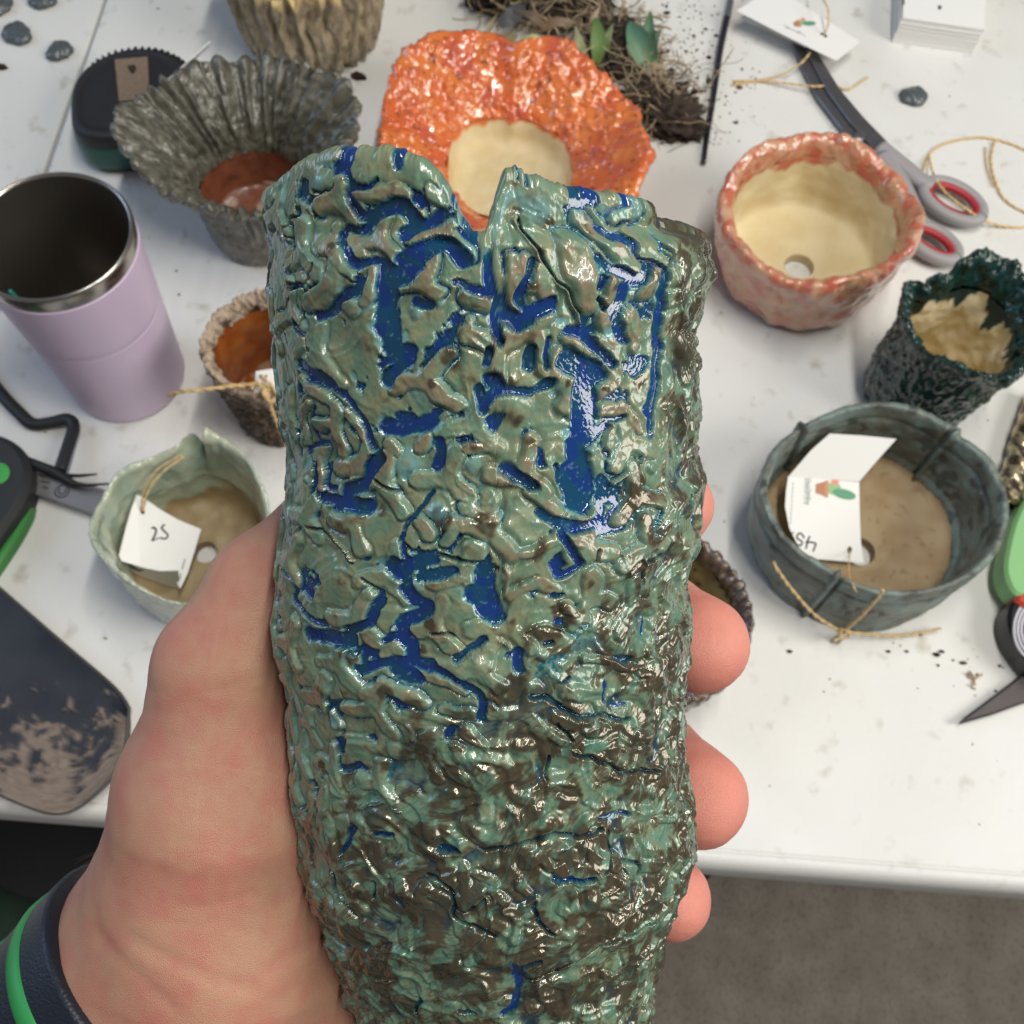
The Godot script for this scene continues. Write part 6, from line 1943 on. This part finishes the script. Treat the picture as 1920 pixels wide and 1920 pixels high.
	o = thing("price_tag", "white tag standing on edge between tape measure and grey pleated pot", "price tag", at, "white price tags on twine")
	m = MB.new()
	var p0 := on(230, 226, 0.078)
	var p1 := on(394, 78, 0.090)
	var down := (p0.lerp(p1, 0.5) - eye).normalized() + Vector3(0.03, -0.02, 0.06)
	var n := (p1 - p0).cross(down).normalized()
	var quadp := [p0 - at, p1 - at, p1 + down * 0.035 - at, p0 + down * 0.045 - at]
	for s in [-1.0, 1.0]:
		var q := []
		for k in 4:
			q.append(quadp[k] + n * s * 0.0003)
		m.quad(q[0], q[1], q[2], q[3], n * s)
	m.quad(quadp[0] - n * 0.0003, quadp[1] - n * 0.0003, quadp[1] + n * 0.0003, quadp[0] + n * 0.0003, -down.normalized())
	part(o, "card", m, paper)
	# bark pot's tag
	at = on(510, 705, 0.08)
	o = thing("price_tag", "small white tag with twin holes tied to the brown bark pot", "price tag", at, "white price tags on twine")
	front = sheet(on(470, 730, 0.079), on(545, 730, 0.079), on(520, 688, 0.084))
	m = MB.new()
	leaf(m, front, [[480, 696], [560, 684], [570, 730], [476, 736]], at)
	part(o, "card", m, paper)
	for x in [488, 499]:
		m = MB.new()
		leaf(m, front, oval(x, 705, 2.5, 2.5), at, 0.0001, 0.00005, Color(0.05, 0.04, 0.03))
		part(o, "punched_hole", m, ink)
	m = MB.new()
	twine(m, [on(315, 741, 0.072) - at, on(345, 734, 0.082) - at, on(400, 728, 0.084) - at, on(450, 722, 0.083) - at, on(490, 722, 0.084) - at, on(515, 735, 0.084) - at], 0.0011, 9)
	twine(m, [on(480, 715, 0.084) - at, on(500, 735, 0.085) - at, on(508, 765, 0.075) - at, on(522, 800, 0.055) - at, on(540, 840, 0.03) - at], 0.0010, 10)
	twine(m, [on(490, 705, 0.083) - at, on(505, 720, 0.088) - at, on(522, 742, 0.086) - at, on(505, 752, 0.084) - at, on(496, 732, 0.086) - at, on(530, 730, 0.084) - at], 0.0010, 11)
	part(o, "string", m, jute)
	# twine bow on the teal pot
	at = on(1580, 1186, 0.006)
	o = thing("twine_tie", "jute twine with knot and loose ends on the front of the teal pot", "twine", at)
	m = MB.new()
	twine(m, [on(1450, 1054, 0.052) - at, on(1462, 1075, 0.050) - at, on(1490, 1112, 0.040) - at, on(1530, 1155, 0.026) - at, on(1580, 1186, 0.013) - at], 0.0009, 13)
	twine(m, [on(1580, 1186, 0.013) - at, on(1612, 1158, 0.034) - at, on(1640, 1128, 0.052) - at, on(1656, 1106, 0.064) - at], 0.0009, 14)
	twine(m, [on(1578, 1184, 0.013) - at, on(1620, 1188, 0.010) - at, on(1680, 1192, 0.006) - at, on(1730, 1186, 0.004) - at, on(1764, 1178, 0.005) - at], 0.0009, 15)
	twine(m, [on(1572, 1180, 0.015) - at, on(1588, 1182, 0.018) - at, on(1590, 1194, 0.013) - at, on(1574, 1194, 0.013) - at, on(1578, 1182, 0.018) - at], 0.0009, 16)
	twine(m, [on(1578, 1190, 0.010) - at, on(1562, 1198, 0.003) - at, on(1570, 1206, 0.002) - at, on(1584, 1194, 0.008) - at], 0.0007, 17)
	part(o, "strands", m, jute)
	# loose loops by the scissors
	at = on(1830, 300)
	o = thing("twine_loop", "loose loops of jute twine lying across the scissor handles", "twine", at)
	m = MB.new()
	twine(m, [on(1732, 318, 0.001) - at, on(1742, 290, 0.001) - at, on(1770, 270, 0.001) - at, on(1830, 258, 0.001) - at, on(1890, 268, 0.001) - at, on(1960, 300, 0.001) - at], 0.0009, 18)
	twine(m, [on(1742, 292, 0.002) - at, on(1750, 325, 0.010) - at, on(1772, 360, 0.015) - at, on(1812, 392, 0.016) - at, on(1850, 416, 0.006) - at, on(1900, 426, 0.001) - at, on(1960, 425, 0.001) - at], 0.0009, 19)
	twine(m, [on(1866, 264, 0.002) - at, on(1858, 300, 0.001) - at, on(1868, 345, 0.001) - at, on(1890, 380, 0.001) - at, on(1950, 412, 0.001) - at], 0.0009, 20)
	twine(m, [on(1848, 276, 0.001) - at, on(1850, 310, 0.001) - at, on(1864, 350, 0.002) - at], 0.0006, 21)
	part(o, "strands", m, jute)


# ---- uprooted plants and crumbs of soil
func blob(m: MB, c: Vector3, r: Vector3, rough: float, col: Color, seed_of: float, nu := 28, nv := 16) -> void:
	var pts := PackedVector3Array()
	var cols := PackedColorArray()
	for j in nv:
		var v := PI * (j + 0.02) / (nv - 0.96)
		for i in nu:
			var t := TAU * i / nu
			var d := Vector3(sin(v) * cos(t), cos(v), sin(v) * sin(t))
			var k := 1.0 + rough * (noise(d * 0.1 + Vector3(seed_of, 0, 0), 22.0) + 0.6 * noise(d * 0.1 + Vector3(seed_of, 3, 0), 60.0))
			var p := c + d * r * k
			p.y = maxf(p.y, c.y - r.y * 0.9)
			pts.append(p)
			cols.append(col * (0.7 + 0.6 * clampf(0.5 + noise(d * 0.1 + Vector3(seed_of, 7, 0), 70.0), 0, 1)))
	m.grid(nu, nv, pts, true, true, cols)

func blade_leaf(m: MB, path: Array, width: float, up: Vector3, a: Color, b: Color, shape := 0.0) -> void:
	var line := spline(path, 0.003)
	var n := line.size()
	for side in 2:
		var pts := PackedVector3Array()
		var cols := PackedColorArray()
		for j in n:
			var s := j / (n - 1.0)
			var d: Vector3 = (line[mini(j + 1, n - 1)] - line[maxi(j - 1, 0)]).normalized()
			var w := width * (0.45 + 0.55 * smoothstep(0.0, 0.45, s)) * (1.0 - pow(s, 1.9))
			var across_leaf := d.cross(up).normalized()
			for i in 7:
				var e := (i - 3) / 3.0
				var thick := 0.0009 * (1.0 - e * e) * (1.0 if side == 0 else -1.0)
				pts.append(line[j] + across_leaf * e * w + d.cross(across_leaf) * -(w * 0.35 * e * e * (1.0 + shape) + thick))
				cols.append(a.lerp(b, clampf(s + 0.25 * noise(line[j] + across_leaf * e * 0.01, 200.0), 0, 1)))
		m.grid(7, n, pts, false, side == 0, cols)

func build_plants() -> void:
	var rng := RandomNumberGenerator.new()
	rng.seed = 31
	var soil := mat(Color.WHITE, 0.95, {"vertex": true, "bump": 0.08, "tile": 0.02, "bump_freq": 0.1})
	var fibre := mat(Color.WHITE, 0.8, {"vertex": true})
	var green := mat(Color.WHITE, 0.5, {"vertex": true, "bump": 0.01, "tile": 0.02})
	var dirt := Color(0.060, 0.042, 0.030)
	var made := [
		["large uprooted plant clump with dry roots and dark soil above the orange pot", [[1000, 0, 0.040, 0.024], [930, 10, 0.022, 0.016], [1085, 10, 0.026, 0.018], [1040, 40, 0.020, 0.012]], [1020, 25], 420, 95.0, 48.0],
		["uprooted seedling with bright green blades between orange pot and soil", [[1150, 95, 0.020, 0.014], [1160, 130, 0.018, 0.010]], [1145, 95], 170, 52.0, 60.0],
		["uprooted succulent offset with blue green leaf and tangled roots near brush", [[1262, 238, 0.022, 0.012], [1215, 200, 0.018, 0.012], [1290, 250, 0.012, 0.008], [1235, 225, 0.016, 0.010]], [1225, 195], 260, 62.0, 62.0],
	]
	for k in 3:
		var w: Array = made[k]
		var at := on(w[2][0], w[2][1])
		var o := thing("uprooted_plant", w[0], "plant", at, "uprooted plants on the table")
		var m := MB.new()
		for s in w[1]:
			blob(m, on(s[0], s[1]) + Vector3(0, s[3] * 0.75, 0) - at, Vector3(s[2], s[3], s[2] * 0.8), 0.55, dirt, rng.randf() * 9.0, 40, 22)
		for i in 70:
			var p := on(w[2][0] + rng.randfn() * w[4] * 0.6, w[2][1] + rng.randfn() * w[5] * 0.55)
			blob(m, p + Vector3(0, rng.randf() * 0.014, 0) - at, Vector3.ONE * rng.randf_range(0.001, 0.0038), 0.6, dirt * rng.randf_range(0.6, 1.6), rng.randf() * 9.0, 8, 6)
		part(o, "soil", m, soil).set_meta("kind", "stuff")
		m = MB.new()
		for i in w[3]:
			var p := on(w[2][0] + rng.randfn() * w[4] * 0.55, w[2][1] + rng.randfn() * w[5] * 0.5) + Vector3(0, rng.randf_range(0.002, 0.032 if k == 0 else 0.020), 0)
			var d := Vector3(rng.randfn(), rng.randfn() * 0.35, rng.randfn()).normalized()
			var line := [p - at]
			for j in 5:
				d = (d + Vector3(rng.randfn(), rng.randfn() * 0.5, rng.randfn()) * 0.3).normalized()
				p += d * rng.randf_range(0.004, 0.0095)
				p.y = maxf(p.y, TABLE + 0.0006)
				line.append(p - at)
			var r := rng.randf_range(0.00015, 0.00045) * (2.0 if rng.randf() < 0.12 else 1.0)
			var tone := Color(0.26, 0.19, 0.115).lerp(Color(0.46, 0.37, 0.24), rng.randf()) if rng.randf() < 0.75 else Color(0.09, 0.06, 0.04)
			m.tube(spline(line, 0.0035), r, 5, tone)
		part(o, "roots", m, fibre).set_meta("kind", "stuff")
		if k == 0:
			for s in [[[[975, 92, 0.020], [998, 78, 0.026], [1012, 66, 0.028]], 0.0085, Color(0.45, 0.47, 0.22), Color(0.35, 0.42, 0.18)], [[[915, 88, 0.012], [940, 78, 0.016], [972, 66, 0.02]], 0.0075, Color(0.42, 0.33, 0.18), Color(0.30, 0.23, 0.12)], [[[1000, 60, 0.03], [1045, 40, 0.04], [1085, 45, 0.036]], 0.0045, Color(0.22, 0.155, 0.09), Color(0.15, 0.10, 0.06)], [[[1020, 52, 0.035], [1000, 30, 0.045], [960, 22, 0.04]], 0.004, Color(0.20, 0.14, 0.085), Color(0.10, 0.07, 0.05)], [[[905, 70, 0.004], [930, 30, 0.006], [950, 0, 0.01]], 0.0022, Color(0.42, 0.36, 0.24), Color(0.36, 0.3, 0.2)], [[[935, 45, 0.03], [960, 30, 0.034], [985, 8, 0.03]], 0.008, Color(0.07, 0.075, 0.08), Color(0.05, 0.05, 0.06)]]:
				m = MB.new()
				var path := []
				for q in s[0]:
					path.append(on(q[0], q[1], q[2]) - at)
				blade_leaf(m, path, s[1], (eye - on(980, 50)).normalized(), s[2], s[3])
				part(o, "dry_leaf", m, green)
		elif k == 1:
			for s in [[[[1096, 118, 0.008], [1088, 85, 0.020], [1078, 50, 0.030]], 0.0055, Color(0.36, 0.40, 0.20), Color(0.30, 0.33, 0.18)], [[[1118, 118, 0.012], [1122, 85, 0.022], [1118, 45, 0.028], [1112, 28, 0.028]], 0.0075, Color(0.13, 0.22, 0.05), Color(0.08, 0.15, 0.04)], [[[1130, 110, 0.012], [1140, 70, 0.024], [1150, 42, 0.030]], 0.0045, Color(0.12, 0.2, 0.05), Color(0.10, 0.14, 0.05)], [[[1105, 60, 0.02], [1115, 30, 0.03], [1128, 8, 0.034]], 0.003, Color(0.33, 0.27, 0.17), Color(0.28, 0.2, 0.12)]]:
				m = MB.new()
				var path := []
				for q in s[0]:
					path.append(on(q[0], q[1], q[2]) - at)
				blade_leaf(m, path, s[1], (eye - on(1110, 80)).normalized(), s[2], s[3])
				part(o, "leaf", m, green)
		else:
			for s in [[[[1226, 124, 0.014], [1206, 92, 0.024], [1190, 62, 0.028], [1180, 40, 0.028]], 0.0125, Color(0.13, 0.23, 0.12), Color(0.075, 0.19, 0.125)], [[[1222, 96, 0.018], [1216, 60, 0.030], [1220, 20, 0.036]], 0.0062, Color(0.09, 0.18, 0.10), Color(0.045, 0.12, 0.055)], [[[1226, 110, 0.012], [1226, 80, 0.020], [1240, 54, 0.024]], 0.0042, Color(0.08, 0.13, 0.07), Color(0.05, 0.09, 0.05)]]:
				m = MB.new()
				var path := []
				for q in s[0]:
					path.append(on(q[0], q[1], q[2]) - at)
				blade_leaf(m, path, s[1], (eye - on(1210, 80)).normalized(), s[2], s[3], 0.6)
				part(o, "leaf", m, green)
			m = MB.new()
			m.tube(spline([on(1224, 116, 0.014) - at, on(1236, 136, 0.011) - at, on(1256, 166, 0.008) - at], 0.003), [0.0052, 0.0050, 0.0046, 0.0044, 0.0040, 0.0038, 0.0034, 0.0030, 0.0026, 0.0022, 0.002, 0.002, 0.002, 0.002, 0.002, 0.002, 0.002, 0.002, 0.002, 0.002], 12, Color(0.46, 0.38, 0.22))
			part(o, "stem", m, green)
	# crumbs
	var m := MB.new()
	for i in 600:
		var x := 1270.0 + rng.randfn() * 60.0
		var y := rng.randf_range(-20, 275)
		if i > 470:
			x = rng.randf_range(0, 1920)
			y = rng.randf_range(0, 1560)
		if i > 560:
			x = 1790.0 + rng.randfn() * 70.0
			y = 1245.0 + rng.randfn() * 30.0
		if i > 580:
			x = 1360.0 + rng.randfn() * 40.0
			y = 150.0 + rng.randfn() * 40.0
		var p := on(x, y)
		var r := rng.randf_range(0.0002, 0.0008) * (2.2 if rng.randf() < 0.07 else 1.0)
		blob(m, p + Vector3(0, r * 0.5, 0), Vector3(r * rng.randf_range(0.7, 1.8), r * 0.7, r), 0.7, dirt * rng.randf_range(0.7, 3.2), rng.randf() * 9.0, 6, 5)
	# a few larger pieces
	for s in [[672, 146, 0.0055, 0.0042], [1480, 1222, 0.0016, 0.001], [1755, 1228, 0.002, 0.0014], [1765, 1222, 0.0016, 0.001], [4, 128, 0.004, 0.003], [1665, 1222, 0.0013, 0.001], [1700, 1222, 0.0012, 0.001]]:
		blob(m, on(s[0], s[1]) + Vector3(0, s[3] * 0.5, 0), Vector3(s[2], s[3] * 0.6, s[2] * 0.6), 0.7, Color(0.05, 0.022, 0.018), rng.randf() * 9.0, 16, 10)
	var crumbs := part(self, "soil_crumbs", m, soil)
	crumbs.set_meta("kind", "stuff")
	crumbs.set_meta("label", "loose dark soil crumbs scattered over the table top")
	crumbs.set_meta("category", "soil")
	# dry bits near the snips
	var at := on(1828, 1272)
	var o := thing("dry_sprig", "tiny dry brown plant sprig lying above the snips' blade", "sprig", at)
	m = MB.new()
	for s in [[[1812, 1262], [1826, 1270], [1828, 1285]], [[1842, 1264], [1832, 1270], [1826, 1276]], [[1818, 1258], [1826, 1268]], [[1828, 1272], [1822, 1288], [1830, 1292]], [[1815, 1270], [1826, 1272], [1838, 1266]]]:
		var path := []
		for q in s:
			path.append(on(q[0], q[1], 0.0008 + rng.randf() * 0.001) - at)
		m.tube(path, 0.0006, 6, Color(0.26, 0.17, 0.09).lerp(Color(0.5, 0.4, 0.28), rng.randf()))
	part(o, "twigs", m, fibre)
	print("all ", Time.get_ticks_msec())
